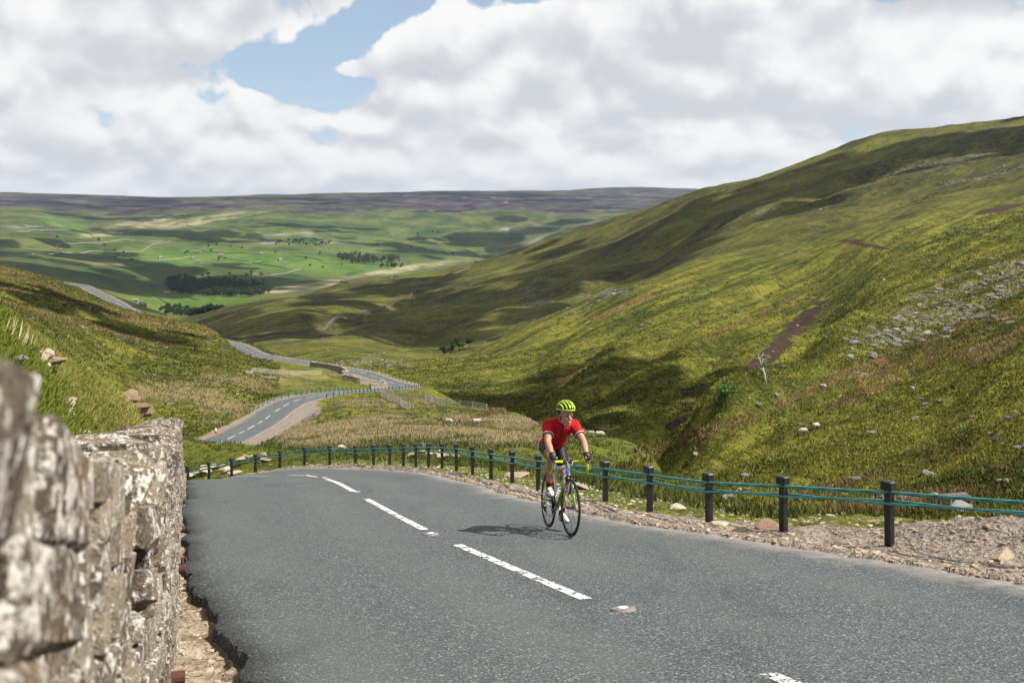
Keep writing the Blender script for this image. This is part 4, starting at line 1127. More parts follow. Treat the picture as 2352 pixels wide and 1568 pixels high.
# ------------------------------------------------------------------ fences along the road below
def side_fence(name, label, s0, s1, side, step, cables, extra=.55, hgt=.75, cab_m=cable_m, thick=.11):
    f = empty(name, (0, 0, 0)); tag(f, label, 'fence')
    pr = None; tops = []
    for s_ in np.arange(s0, s1, step):
        hw = np.interp(s_ + S0, RS, RC[:, 4 if side > 0 else 3])
        p_, nrm = road_at(s_, side * (hw + extra))
        z = gz1(p_.x, p_.y)
        if pr is None:
            pr = MB().box((0, 0, hgt / 2 - .2), (thick, thick, hgt + .4)).box((0, 0, hgt - .05), (thick + .04, thick + .04, .11)).build('post', post_m, f); o = pr
        else: o = copy_to(pr, f)
        o.location = (p_.x, p_.y, z); o.rotation_euler = (0, 0, math.atan2(nrm.y, nrm.x))
        tops.append(Vector((p_.x, p_.y, z)) + nrm * (-side * .07))
    for hh in cables: MB().tube([p_ + Vector((0, 0, hh)) for p_ in tops], .02, 5).build('cable', cab_m, f, True)
    return f
s_a, s_b = s_of(708, 912), s_of(938, 888)
side_fence('wire_rope_fence', 'black post fence along the right edge of the road below the wooden pen rails', s_a, s_b, 1, 2.9, (.55, .42))
side_fence('wire_rope_fence', 'short green cable fence on the left edge of the lower road bend', s_of(625, 950), s_of(850, 896), -1, 3.0, (.62, .45, .3))
side_fence('wire_rope_fence', 'long black post fence above the gully where the road doubles back', s_b + 2, s_of(545, 792) + 14, 1, 3.4, (.55,))
side_fence('wire_rope_fence', 'distant black post fence beside the road on the brow of the left hill', s_of(318, 723) - 30, RS[-1] - S0 - 70, 1, 4.6, (.9,), .6, 1.35, thick=.2)

# ------------------------------------------------------------------ wooden fences
wood = simple('weathered_wood', (.36, .33, .28), .9, .15, 0, .35, 14, .006)
def wood_fence(label, pix, spacing, hgt=1.15, rails=4, d_hint=None):
    pts = [hit(px_, py_, d_hint or 60) for px_, py_ in pix]
    cum = [0]
    for a_, b_ in zip(pts, pts[1:]): cum.append(cum[-1] + (b_ - a_).length)
    n_ = max(2, int(round(cum[-1] / spacing)) + 1)
    xs = np.interp(np.linspace(0, cum[-1], n_), cum, [p_.x for p_ in pts]); ys = np.interp(np.linspace(0, cum[-1], n_), cum, [p_.y for p_ in pts])
    P_ = [Vector((x, y, gz1(x, y))) for x, y in zip(xs, ys)]
    f = empty('wooden_fence', (0, 0, 0)); tag(f, label, 'fence')
    for k, p_ in enumerate(P_):
        o = MB().box((0, 0, hgt / 2 - .2), (.13, .13, hgt + .4), ch=.02).build('post', wood, f)
        o.location = p_; o.rotation_euler = (random.uniform(-.04, .04), random.uniform(-.04, .04), random.uniform(-.2, .2))
        if k and rails:
            a_ = P_[k - 1]; v = p_ - a_; L = v.length
            for j in range(rails):
                z0 = hgt * (.22 + .72 * j / max(1, rails - 1)) - .03
                rl = MB().box((0, 0, 0), (L + .08, .045, .10)).build('rail', wood, f)
                rl.location = (a_ + p_) / 2 + Vector((0, 0, z0 + random.uniform(-.03, .03)))
                rl.rotation_euler = v.to_track_quat('X', 'Z').to_euler()
    return f
def c2(cx_, cy_): return (689 + cx_ * .1953, 792.4 + cy_ * .1953)
wood_fence('long post-and-rail fence running along the brow of the gully below the road', [c2(955, 590), c2(1090, 618), c2(1277, 632), c2(1482, 662), c2(1690, 725), c2(1887, 750), c2(2195, 793)], 3.2)
wood_fence('post-and-rail fence leg slanting down through dry grass from the roadside corner', [c2(950, 600), c2(1090, 670), c2(1200, 730), c2(1290, 768)], 2.6, 1.05, 3)
def c1(cx_, cy_): return (390.4 + cx_ * .20506, 769.4 + cy_ * .20506)
wood_fence('pale post-and-rail pen fence left of the curved stone wall', [c1(855, 445), c1(955, 415), c1(1135, 440), c1(1320, 448), c1(1500, 452), c2(300, 352), c2(500, 400)], 3.6)
wood_fence('low broken wooden fence of short posts below the pale pen rails', [c1(925, 455), c1(1070, 478), c1(1290, 500), c1(1520, 525), c1(1680, 545)], 3.4, .95, 1)

# ------------------------------------------------------------------ small stone walls at the bend
def dry_wall(name, label, pts, hgt, thick, mat=rock_m, seg=.7, cope=True, cat='wall'):
    """pts on the ground; a run of rough stonework with an uneven top"""
    cum = [0]
    for a_, b_ in zip(pts, pts[1:]): cum.append(cum[-1] + math.hypot(b_.x - a_.x, b_.y - a_.y))
    n_ = max(4, int(cum[-1] / seg))
    q_ = np.linspace(0, cum[-1], n_)
    xs = np.interp(q_, cum, [p_.x for p_ in pts]); ys = np.interp(q_, cum, [p_.y for p_ in pts])
    zz = ground(xs, ys)
    tx, ty = np.gradient(xs), np.gradient(ys); L = np.hypot(tx, ty); nx, ny = ty / L, -tx / L
    r = np.random.default_rng(int(abs(xs[0]) * 10) % 9999)
    V = []
    for k in range(n_):
        hh = hgt * r.uniform(.88, 1.08)
        for (o_, z_) in ((.5, -.4), (.48, hh * .35), (.42, hh * .7), (.36, hh), (-.36, hh), (-.42, hh * .7), (-.48, hh * .35), (-.5, -.4)):
            j = r.normal(0, .04 * thick, 2)
            V.append((xs[k] + nx[k] * (o_ * thick + j[0]), ys[k] + ny[k] * (o_ * thick + j[0]), zz[k] + z_ + j[1]))
    Fc = [(i * 8 + k, i * 8 + (k + 1) % 8, (i + 1) * 8 + (k + 1) % 8, (i + 1) * 8 + k) for i in range(n_ - 1) for k in range(8)]
    root = empty(name, pts[0]); tag(root, label, cat)
    mb = MB().add(V, Fc + [tuple(range(8))[::-1], tuple(range((n_ - 1) * 8, n_ * 8))])
    to_local(root, merged('x', mb.build('wall_body', mat)))
    if cope:
        its = []
        for k in np.arange(0, cum[-1], cope if cope is not True else .35):
            x, y = np.interp(k, q_, xs), np.interp(k, q_, ys); z = np.interp(k, q_, zz) + hgt
            ang = math.atan2(np.interp(k, q_, ty), np.interp(k, q_, tx))
            sc = (cope if cope is not True else .35)
            its.append((r.integers(10), Matrix.Translation((x, y, z)) @ Matrix.Rotation(ang, 4, 'Z') @ Matrix.Rotation(r.uniform(-.3, .3), 4, 'Y') @ Matrix.Diagonal((sc * 1.1, thick * .95, sc * r.uniform(.7, 1.1), 1)), r.random()))
        c_ = join_instances('coping', BLOCK_T, its, mat); to_local(root, c_); c_['kind'] = 'stuff'
    return root
bend_m = stone_mat('bend_wall_stone', (.10, .085, .065), (.21, .18, .14), (.36, .31, .25), .4, .8)
dry_wall('stone_wall', 'dark curved stone wall hugging the inside of the road bend', [hit(*c2(125, 250), 150), hit(*c2(330, 275), 150), hit(*c2(480, 310), 150), hit(*c2(545, 345), 150), hit(*c2(560, 372), 150), hit(*c2(500, 385), 150)], 1.35, .6, bend_m, .6, .4)
dry_wall('stone_wall', 'low stone wall with a squared pale end, between pen fence and road', [hit(*c2(500, 410), 150), hit(*c2(700, 450), 150), hit(*c2(870, 478), 150), hit(*c2(985, 492), 150), hit(*c2(1015, 515), 150), hit(*c2(960, 524), 150), hit(*c2(825, 524), 150)], 1.2, .6, bend_m, .6, .4)

# ------------------------------------------------------------------ the cyclist and the bicycle
# local frame: u forward (direction of travel), v to the rider's left, w up; origin under the rear axle
fr = Vector(W(1310.5, 1236, 12.37)); fr.z = plane(fr.y) + .012
head2 = Vector((.235, -.97, 0)).normalized()
slope_u = -.179 * head2.y
uvec = Vector((head2.x, head2.y, slope_u)).normalized()
vvec = Vector((0, 0, 1)).cross(uvec).normalized()
wvec = uvec.cross(vvec)
roll = R(-2.6)
vvec2 = vvec * math.cos(roll) + wvec * math.sin(roll)
wvec2 = uvec.cross(vvec2)
BK = Matrix((uvec, vvec2, wvec2)).transposed().to_4x4()
BK.translation = fr - uvec * .985
white = simple('white_enamel', (.62, .62, .63), .28, .5)
lime = simple('lime_paint', (.18, .42, .02), .3, .5)
blackp = simple('black_carbon', (.014, .014, .015), .35, .5)
rubber = simple('tyre_rubber', (.018, .018, .018), .75, .25, 0, .2, 60)
tape = simple('yellow_bar_tape', (.46, .56, .012), .7, .25, 0, .12, 90, .002)
steel = simple('bright_steel', (.55, .55, .56), .3, .5, .9)
bluep = simple('blue_decal', (.02, .07, .52), .35, .5)
bike = empty('bicycle', (0, 0, 0)); bike.matrix_world = BK
tag(bike, 'white and lime road bicycle with black wheels and yellow drop handlebars under the cyclist', 'bicycle')
RA, FA, BB = Vector((0, 0, .335)), Vector((.985, 0, .335)), Vector((.41, 0, .27))
ST, HB, HT = Vector((.255, 0, .79)), Vector((.868, 0, .70)), Vector((.836, 0, .815))
fm = MB()
fm.tube([BB, ST], [.02, .019], 12).tube([ST + (BB - ST) * .06, HT + (HB - HT) * .2], [.017, .021], 12)
for sv_ in (-1, 1):
    fm.tube([BB + Vector((-.02, sv_ * .03, 0)), BB + Vector((-.2, sv_ * .055, .03)), RA + Vector((.02, sv_ * .065, 0))], [.014, .012, .010], 8)
    fm.tube([ST + (BB - ST) * .08 + Vector((0, sv_ * .018, 0)), RA + Vector((.12, sv_ * .05, .14)), RA + Vector((.01, sv_ * .065, .01))], [.011, .010, .009], 8)
fm.tube([HB, HT], [.024, .022], 12).tube([BB - Vector((0, .045, 0)), BB + Vector((0, .045, 0))], .026, 12)
frame = fm.build('frame', white, bike, True)
MB().tube([BB + (HB - BB) * .04, BB + (HB - BB) * .55, HB + (HT - HB) * .22], [.026, .027, .025], 12).build('down_tube', lime, frame, True)
MB().tube([HT + (HB - HT) * .04, HT + (HB - HT) * -.16], [.0245, .021], 12).build('headset_collar', lime, frame, True)
emb = MB().ell(HT + (HB - HT) * .5 + Vector((.020, 0, .006)), (.008, .022, .055), Matrix.Rotation(R(-15.4), 3, 'Y')).build('head_badge', bluep, frame, True)
MB().tube([HT + (HB - HT) * .5 + Vector((.0305, .010 * math.cos(a_), .018 + .020 * math.sin(a_))) for a_ in np.linspace(.4, 5.2, 12)], .0035, 5).build('badge_swirl', white, emb, True)
for sv_ in (-1, 1):
    MB().tube([RA + Vector((.16, sv_ * .058, -.012)), RA + Vector((.03, sv_ * .066, 0))], .0125, 8).build('stay_sleeve', lime, frame, True)
fk = MB()
for sv_ in (-1, 1):
    fk.tube([HB + Vector((.0, sv_ * .02, -.005)), HB + Vector((.012, sv_ * .047, -.05)), HB + (FA - HB) * .55 + Vector((.012, sv_ * .052, 0))], [.017, .017, .013], 10, flat=.8)
fork = fk.build('fork', white, bike, True)
for sv_ in (-1, 1):
    MB().tube([HB + (FA - HB) * .52 + Vector((.012, sv_ * .052, 0)), FA + Vector((0, sv_ * .053, .004))], [.0138, .010], 10).build('fork_tip', lime, fork, True)
    MB().tube([HB + (FA - HB) * .40 + Vector((.026, sv_ * .052, 0)), HB + (FA - HB) * .56 + Vector((.024, sv_ * .052, 0))], .0062, 6).build('decal', bluep, fork, True)
def lettering(text, size, M, mat, parent, name='lettering'):
    cu = bpy.data.curves.new(name, 'FONT'); cu.body = text; cu.size = size; cu.align_x = 'CENTER'; cu.align_y = 'CENTER'; cu.extrude = .0006; cu.resolution_u = 2
    tmp = bpy.data.objects.new(name, cu); COL.objects.link(tmp)
    dg = bpy.context.evaluated_depsgraph_get()
    me = bpy.data.meshes.new_from_object(tmp.evaluated_get(dg)); me.name = name
    COL.objects.unlink(tmp); bpy.data.objects.remove(tmp)
    me.materials.clear(); me.materials.append(mat)
    o = bpy.data.objects.new(name, me); COL.objects.link(o); o.parent = parent; o.matrix_basis = M
    return o
def frame_from(x, y, loc):
    x = Vector(x).normalized(); y = Vector(y); y = (y - x * y.dot(x)).normalized(); z = x.cross(y)
    M = Matrix((x, y, z)).transposed().to_4x4(); M.translation = loc
    return M
fd = (FA - HB).normalized()
lettering('cannondale', .048, frame_from(fd, (0, 1, 0), HB + fd * .13 + Vector((.0305, -.050, -.012))), blackp, fork)
def wheel(c, name='wheel', steer=0.0):
    ax = Vector((math.sin(-steer), math.cos(steer), 0))
    w_ = empty(name); w_.parent = bike
    tp = [(.012 * math.cos(a_), .0125 * math.sin(a_)) for a_ in np.linspace(0, 2 * math.pi, 10, endpoint=False)]
    MB().torus(c, ax, .323, tp, 56).build('tyre', rubber, w_, True)
    MB().torus(c, ax, .300, [(.013, -.010), (.013, .010), (-.004, .0085), (-.013, 0), (-.004, -.0085)], 56).build('rim', blackp, w_, True)
    hub = MB().tube([c - ax * .05, c - ax * .034, c - ax * .03, c + ax * .03, c + ax * .034, c + ax * .05], [.010, .022, .012, .012, .022, .010], 12).build('hub', blackp, w_, True)
    x = ax.cross(Vector((0, 0, 1))).normalized(); y = x.cross(ax)
    for k in range(20):
        a_ = 2 * math.pi * k / 20; sd_ = 1 if k % 2 else -1
        b_ = a_ + (.55 if (k // 2) % 2 else -.55)
        MB().tube([c + ax * (sd_ * .03) + (x * math.cos(b_) + y * math.sin(b_)) * .02, c + (x * math.cos(a_) + y * math.sin(a_)) * .292], .0016, 4, False).build('spoke', blackp, w_)
    return w_
wheel(RA); wheel(FA, steer=R(3))
# rear gears and derailleur
cs = MB()
for k in range(6): cs.torus(RA + Vector((0, -.042 + .005 * k, 0)), (0, 1, 0), .026 + .005 * k, [(.006, -.001), (.006, .001), (-.012, .001), (-.012, -.001)], 24)
cs.build('cassette', steel, bike)
MB().tube([RA + Vector((.01, -.06, -.03)), RA + Vector((.045, -.075, -.06)), RA + Vector((.07, -.06, -.13))], [.012, .016, .010], 8).torus(RA + Vector((.06, -.05, -.085)), (0, 1, 0), .018, [(.006, .003), (.006, -.003), (-.01, -.003), (-.01, .003)], 14).torus(RA + Vector((.075, -.05, -.14)), (0, 1, 0), .018, [(.006, .003), (.006, -.003), (-.01, -.003), (-.01, .003)], 14).build('rear_derailleur', blackp, bike, True)
MB().tube([RA + Vector((-.02, -.07, -.02)), RA + Vector((-.09, -.10, .0)), RA + Vector((-.08, -.085, .09)), RA + Vector((.05, -.06, .07))], .0028, 5).build('gear_cable', white, bike, True)
crank = empty('crankset'); crank.parent = bike
for rr_, yy in ((.098, -.045), (.078, -.038)):
    MB().torus(BB + Vector((0, yy, 0)), (0, 1, 0), rr_, [(.005, -.0015), (.005, .0015), (-.016, .0015), (-.016, -.0015)], 40).build('chainring', blackp, crank)
sp = MB()
for k in range(5):
    a_ = 2 * math.pi * k / 5; sp.tube([BB + Vector((0, -.045, 0)), BB + Vector((.085 * math.cos(a_), -.043, .085 * math.sin(a_)))], .009, 6)
sp.build('spider', blackp, crank)
ca = R(78)                                        # the rider's right crank near the top
CR = Vector((math.cos(ca), 0, math.sin(ca))) * .172
PR, PL = BB + CR + Vector((0, -.075, 0)), BB - CR + Vector((0, .075, 0))
MB().tube([BB + Vector((0, -.058, 0)), PR], [.014, .010], 8).build('crank_arm', blackp, crank, True)
MB().tube([BB + Vector((0, .058, 0)), PL], [.014, .010], 8).build('crank_arm', blackp, crank, True)
for P_, sg in ((PR, -1), (PL, 1)): MB().tube([P_, P_ + Vector((0, sg * .055, 0))], .007, 6).box(P_ + Vector((0, sg * .04, 0)), (.07, .045, .016)).build('pedal', blackp, crank)
MB().tube([BB + Vector((0, -.045, .1)), RA + Vector((0, -.035, .045))], .004, 4).tube([BB + Vector((0, -.045, -.1)), RA + Vector((.075, -.05, -.16))], .004, 4).build('chain', blackp, bike)
# seat
SAD = Vector((.175, 0, .985))
MB().tube([ST, SAD - Vector((-.01, 0, .03))], .0145, 10).build('seat_post', blackp, bike, True)
sm_ = MB(); prof = [(-.13, .072, -.01), (-.11, .075, .005), (-.04, .055, .006), (.04, .028, .002), (.12, .02, .0), (.15, .014, -.012)]
V = []
for (x, wd_, z) in prof:
    for (yy, zz) in ((-1, -.03), (-.9, 0), (0, .012), (.9, 0), (1, -.03)): V.append(SAD + Vector((x, yy * wd_, z + zz)))
sm_.add(V, [(i * 5 + k, i * 5 + k + 1, (i + 1) * 5 + k + 1, (i + 1) * 5 + k) for i in range(5) for k in range(4)] + [(0, 1, 2, 3, 4), (25, 29, 28, 27, 26)])
sm_.build('saddle', blackp, bike, True)
# cockpit
BAR = Vector((.905, 0, .862))
MB().tube([HT + Vector((-.004, 0, .015)), HT + Vector((.0, 0, .035)), BAR], [.018, .019, .016], 10).tube([BAR - Vector((0, .03, 0)), BAR + Vector((0, .03, 0))], .019, 10).box(BAR + Vector((-.01, -.06, .022)), (.03, .05, .02)).build('stem', blackp, bike, True)
MB().tube([BAR - Vector((0, .08, 0)), BAR + Vector((0, .08, 0))], .0145, 10).build('bar_centre', blackp, bike, True)
HOOD = {}
for sg in (-1, 1):
    pts = [BAR + Vector((0, sg * .07, 0)), BAR + Vector((0, sg * .17, .0)), BAR + Vector((.02, sg * .20, .0)), BAR + Vector((.07, sg * .21, -.004)), BAR + Vector((.098, sg * .212, -.035)), BAR + Vector((.09, sg * .214, -.085)), BAR + Vector((.045, sg * .217, -.125)), BAR + Vector((-.02, sg * .218, -.135))]
    hb = MB().tube(pts, .016, 10).build('handlebar', tape, bike, True)
    hd = BAR + Vector((.105, sg * .21, .012)); HOOD[sg] = hd
    lv = MB().tube([BAR + Vector((.06, sg * .21, .003)), hd, hd + Vector((.035, 0, .032)), hd + Vector((.045, 0, .045))], [.017, .019, .018, .010], 10).build('brake_hood', blackp, bike, True)
    bl = MB().tube([hd + Vector((.035, 0, .02)), hd + Vector((.055, sg * .004, -.03)), hd + Vector((.045, sg * .012, -.085)), hd + Vector((.03, sg * .018, -.13))], [.010, .011, .009, .006], 8, flat=.6).build('brake_lever', blackp, lv, True)
    d_ = (Vector((.03, sg * .018, -.13)) - Vector((.055, sg * .004, -.03))).normalized()
    lettering('SRAM', .030, frame_from(-d_ if sg > 0 else d_, (0, 1, 0), hd + Vector((.0605, sg * .010, -.065))), white, bl)
for sg in (-1, 1):
    MB().tube([BAR + Vector((.0, sg * .05, .0)), BAR + Vector((.075, sg * .045, .01)), BAR + Vector((.085, sg * .01, -.04)), BAR + Vector((.03, -sg * .015, -.10)), HB + Vector((.02, -sg * .01, .03))], .0032, 6).build('brake_cable', white, bike, True)
MB().tube([HB + Vector((.035, -.035, -.02)), HB + Vector((.045, 0, .0)), HB + Vector((.035, .035, -.02))], .011, 8).tube([HB + Vector((.035, -.035, -.02)), HB + Vector((.022, -.022, -.06))], .008, 6).tube([HB + Vector((.035, .035, -.02)), HB + Vector((.022, .022, -.06))], .008, 6).build('front_brake', blackp, bike, True)
# bottle cages on seat and down tube
dt = (HB - BB).normalized(); up_dt = Vector((-dt.z, 0, dt.x))
cage = MB()
for k in range(4):
    c_ = BB + dt * (.13 + .05 * k) + up_dt * .062
    cage.torus(c_, dt, .036, [(.004, 0), (0, .004), (-.004, 0), (0, -.004)], 18)
cage.tube([BB + dt * .1 + up_dt * .028, BB + dt * .3 + up_dt * .028], .006, 6).build('bottle_cage', white, bike, True)

# ---- the rider: one continuous body, clothes over it
skin, q = new_mat('skin')
oc = q.n('ShaderNodeTexCoord').outputs['Object']
nn = q.noise(oc, 14, 4, .6)
q.surface(q.mix(nn, (.30, .15, .098), (.44, .25, .175)), .5, spec=.35, **{'Subsurface Weight': .08})
def cloth(name, col, rough=.75, wr=.010):
    m, q = new_mat(name)
    oc = q.n('ShaderNodeTexCoord').outputs['Object']
    n1 = q.noise(oc, 7, 3, .55, 1.4); n2 = q.noise(oc, 160, 2, .5)
    q.surface(q.mix(n1, tuple(x * .82 for x in col), tuple(min(1, x * 1.1) for x in col)), rough, q.math('ADD', n1, q.math('MULTIPLY', n2, .04)), .7, wr, spec=.2)
    return m
red = cloth('red_jersey', (.40, .008, .013), .75, .07)
black_l = cloth('black_lycra', (.010, .010, .011), .55, .006)
sock_m = cloth('black_sock', (.012, .012, .013), .9)
hair_m = simple('dark_hair', (.016, .010, .007), .6, .3, 0, .4, 60)
person = empty('person', (0, 0, 0)); person.matrix_world = BK
tag(person, 'cyclist in red jersey, black shorts and yellow helmet climbing on a road bicycle', 'person')

def remesh(name, mb, vox, mat, parent, smooth_it=2):
    """fuse overlapping solids into one closed skin"""
    o = mb.build(name, mat, None, True)
    md = o.modifiers.new('r', 'REMESH'); md.mode = 'VOXEL'; md.voxel_size = vox; md.use_smooth_shade = True
    if smooth_it:
        sm = o.modifiers.new('s', 'SMOOTH'); sm.iterations = smooth_it; sm.factor = .5
    dg = bpy.context.evaluated_depsgraph_get()
    me = bpy.data.meshes.new_from_object(o.evaluated_get(dg)); me.name = name
    old = o.data; o.modifiers.clear(); o.data = me; bpy.data.meshes.remove(old)
    me.polygons.foreach_set('use_smooth', [True] * len(me.polygons))
    o.parent = parent
    return o
def limb(mb, pts, rs, sides=14):
    """tapered limb through points, rounded at the joints"""
    P_ = [Vector(p_) for p_ in pts]
    mb.tube(P_, rs, sides)
    for p_, r in zip(P_, rs): mb.ell(p_, (r, r, r), nu=14, nv=10)
V3 = Vector
HIPR, HIPL = V3((.20, -.085, .995)), V3((.20, .085, .995))
KNR, KNL = V3((.60, -.125, .905)), V3((.475, .105, .625))
ANR, ANL = PR + V3((-.075, -.02, .105)), PL + V3((-.085, .02, .12))
SHR, SHL = V3((.60, -.165, 1.285)), V3((.60, .165, 1.285))
HDR, HDL = HOOD[-1] + V3((-.035, -.004, .045)), HOOD[1] + V3((-.035, .004, .045))
ELR, ELL = V3((.785, -.222, 1.085)), V3((.795, .232, 1.09))
NECK, HEAD = V3((.655, 0, 1.335)), V3((.765, .012, 1.425))
Rh = Matrix.Rotation(R(14), 3, 'Z') @ Matrix.Rotation(R(10), 3, 'Y')     # head turned a little to his left and lowered
def hp(x, y, z): return HEAD + Rh @ V3((x, y, z))
def torso(mb, g):
    mb.ell((.17, 0, 1.03), (.125 + g, .165 + g, .125 + g))
    mb.ell((.28, 0, 1.10), (.115 + g, .146 + g, .122 + g))
    mb.ell((.39, 0, 1.165), (.115 + g, .146 + g, .125 + g))
    mb.ell((.50, 0, 1.225), (.115 + g, .156 + g, .118 + g), Matrix.Rotation(R(-32), 3, 'Y'))
    mb.ell((.585, 0, 1.27), (.100 + g, .150 + g, .098 + g), Matrix.Rotation(R(-32), 3, 'Y'))
    for sg in (-1, 1): limb(mb, [(.59, sg * .06, 1.305), (.60, sg * .155, 1.284)], [.070 + g, .066 + g])
bm_ = MB()
torso(bm_, -.012)
limb(bm_, [NECK - V3((.03, 0, .02)), hp(-.03, 0, -.06)], [.066, .060])
bm_.ell(hp(0, 0, .025), (.100, .078, .105), Rh)                # skull
bm_.ell(hp(.035, 0, -.055), (.066, .060, .082), Rh)            # face
bm_.ell(hp(.062, 0, -.118), (.030, .032, .024), Rh)            # chin
for sg in (-1, 1):
    bm_.ell(hp(.060, sg * .036, -.045), (.028, .024, .022), Rh)     # cheek bones
    bm_.ell(hp(.082, sg * .030, .002), (.022, .028, .011), Rh)      # brow
    bm_.ell(hp(-.010, sg * .080, -.035), (.020, .010, .032), Rh)    # ears
    limb(bm_, [hp(.02, sg * .052, -.085), hp(.055, sg * .025, -.118)], [.022, .020])
limb(bm_, [hp(.098, 0, -.005), hp(.120, 0, -.045)], [.010, .015])   # nose
bm_.ell(hp(.092, 0, -.082), (.016, .026, .008), Rh).ell(hp(.089, 0, -.098), (.016, .023, .009), Rh)   # lips
for SH_, EL_, HD_, sg in ((SHR, ELR, HDR, -1), (SHL, ELL, HDL, 1)):
    limb(bm_, [SH_, SH_.lerp(EL_, .45), EL_, EL_.lerp(HD_, .32), HD_.lerp(EL_, .10)], [.062, .052, .041, .043, .028])
    bm_.ell(HD_ + V3((.02, 0, -.002)), (.050, .036, .026), Matrix.Rotation(R(18), 3, 'Y'))       # palm
    for k, (fy_, ln) in enumerate(((-.018, .052), (-.006, .058), (.006, .054), (.017, .046))):    # fingers round the hood
        a_ = HD_ + V3((.055, sg * (.020 - .004 * k), .002 - .012 * k))
        limb(bm_, [a_, a_ + V3((.022, sg * -.002, -.020)), a_ + V3((.012, -sg * .022, -.040)), a_ + V3((-.008, -sg * .030, -.045))], [.0105, .0100, .0092, .0085], 8)
    limb(bm_, [HD_ + V3((.02, -sg * .022, .0)), HD_ + V3((.055, -sg * .036, -.004)), HD_ + V3((.085, -sg * .028, -.014))], [.013, .0115, .0098], 8)   # thumb
for HP_, KN_, AN_, sg in ((HIPR, KNR, ANR, -1), (HIPL, KNL, ANL, 1)):
    back_ = (AN_ - KN_).normalized()
    calf = KN_.lerp(AN_, .30) + V3((-.022, 0, -.004))
    limb(bm_, [HP_, HP_.lerp(KN_, .5) + V3((0, 0, .008)), KN_], [.088, .074, .054])
    limb(bm_, [KN_, calf, KN_.lerp(AN_, .62) + V3((-.010, 0, 0)), AN_], [.052, .055, .041, .033])
    limb(bm_, [AN_, AN_ + V3((.02, 0, -.05)), AN_ + V3((.13, 0, -.075))], [.033, .034, .026])
body = remesh('body', bm_, .0075, skin, person, 3)
# hair, eyes, mouth
MB().ell(hp(-.028, 0, .012), (.096, .083, .085), Rh).ell(hp(-.055, 0, -.03), (.055, .072, .05), Rh).build('hair', hair_m, body, True)
eye_m = simple('eye', (.02, .014, .012), .3, .5)
lip_m = simple('lips', (.33, .10, .085), .5, .3)
for sg in (-1, 1):
    MB().ell(hp(.088, sg * .030, -.018), (.010, .014, .0055), Rh).build('eye', eye_m, body, True)
    MB().tube([hp(.100, sg * .014, .004), hp(.100, sg * .032, .009), hp(.088, sg * .048, .003)], [.004, .005, .003], 6).build('eyebrow', hair_m, body, True)
MB().ell(hp(.104, .004, -.090), (.006, .020, .0045), Rh).build('mouth', lip_m, body, True)
# jersey
jm = MB(); torso(jm, .010)
limb(jm, [(.64, 0, 1.32), (.672, 0, 1.345)], [.072, .070])
cuts = []
for SH_, EL_ in ((SHR, ELR), (SHL, ELL)):
    limb(jm, [SH_, SH_.lerp(EL_, .35), SH_.lerp(EL_, .66)], [.078, .072, .064])
    cuts.append((SH_.lerp(EL_, .60), (EL_ - SH_).normalized(), SH_))
jersey = remesh('jersey', jm, .009, red, person, 3)
def trim(o, co, no, near=None, rad=.2):
    """cut cloth off past a plane, only round one limb"""
    b = bmesh.new(); b.from_mesh(o.data)
    gone = [v for v in b.verts if (v.co - co).dot(no) > 0 and (near is None or (v.co - co).length < rad)]
    bmesh.ops.delete(b, geom=gone, context='VERTS'); b.to_mesh(o.data); b.free()
for co, no, sh in cuts: trim(jersey, co, no, True, .13)
trim(jersey, V3((.20, 0, 1.02)), V3((-.35, 0, -1)).normalized(), True, .4)
cuff_m = simple('pale_cuff', (.60, .42, .44), .8)
for co, no, sh in cuts:
    MB().torus(co - no * .004, no, .0665, [(.004, -.005), (.004, .005), (-.004, .005), (-.004, -.005)], 28).build('sleeve_hem', cuff_m, jersey, True)
# zip and chest pocket on the front of the jersey, found by dropping onto the cloth
from mathutils.bvhtree import BVHTree
bvh = BVHTree.FromPolygons([v.co.copy() for v in jersey.data.vertices], [list(p_.vertices) for p_ in jersey.data.polygons])
def on_jersey(u, v, w):
    r = bvh.ray_cast(V3((u + .5, v, w - .28)), V3((-.87, 0, .49)).normalized())
    return r[0] + V3((.003, 0, -.003)) if r[0] else None
zp = [p_ for p_ in (on_jersey(.32 + .32 * t_, .0, 1.06 + .24 * t_) for t_ in np.linspace(0, 1, 14)) if p_]
if len(zp) > 3: MB().tube(zp, .005, 6).build('zip', black_l, jersey, True)
pk = [p_ for p_ in (on_jersey(.50, .06 + .05 * t_, 1.20) for t_ in np.linspace(0, 1, 5)) if p_]
if len(pk) > 2: MB().tube(pk, .006, 6).build('pocket_logo', simple('orange_print', (.62, .20, .12), .7), jersey, True)
# shorts
sm2 = MB()
sm2.ell((.165, 0, 1.02), (.135, .172, .128)).ell((.25, 0, 1.075), (.11, .150, .105))
scut = []
for HP_, KN_ in ((HIPR, KNR), (HIPL, KNL)):
    limb(sm2, [HP_, HP_.lerp(KN_, .5) + V3((0, 0, .008)), HP_.lerp(KN_, .80)], [.094, .081, .069]); scut.append((HP_.lerp(KN_, .73), (KN_ - HP_).normalized()))
shorts = remesh('shorts', sm2, .009, black_l, person, 2)
for co, no in scut:
    trim(shorts, co, no, True, .14)
    MB().torus(co - no * .006, no, .0715, [(.005, -.013), (.005, .013), (-.004, .013), (-.004, -.013)], 28).build('leg_band', lime, shorts, True)
lettering('ULTRAN', .05, frame_from((HIPR - KNR).normalized() * -1, (0, -.5, .8), HIPR.lerp(KNR, .42) + V3((.03, -.087, -.02))), white, shorts)
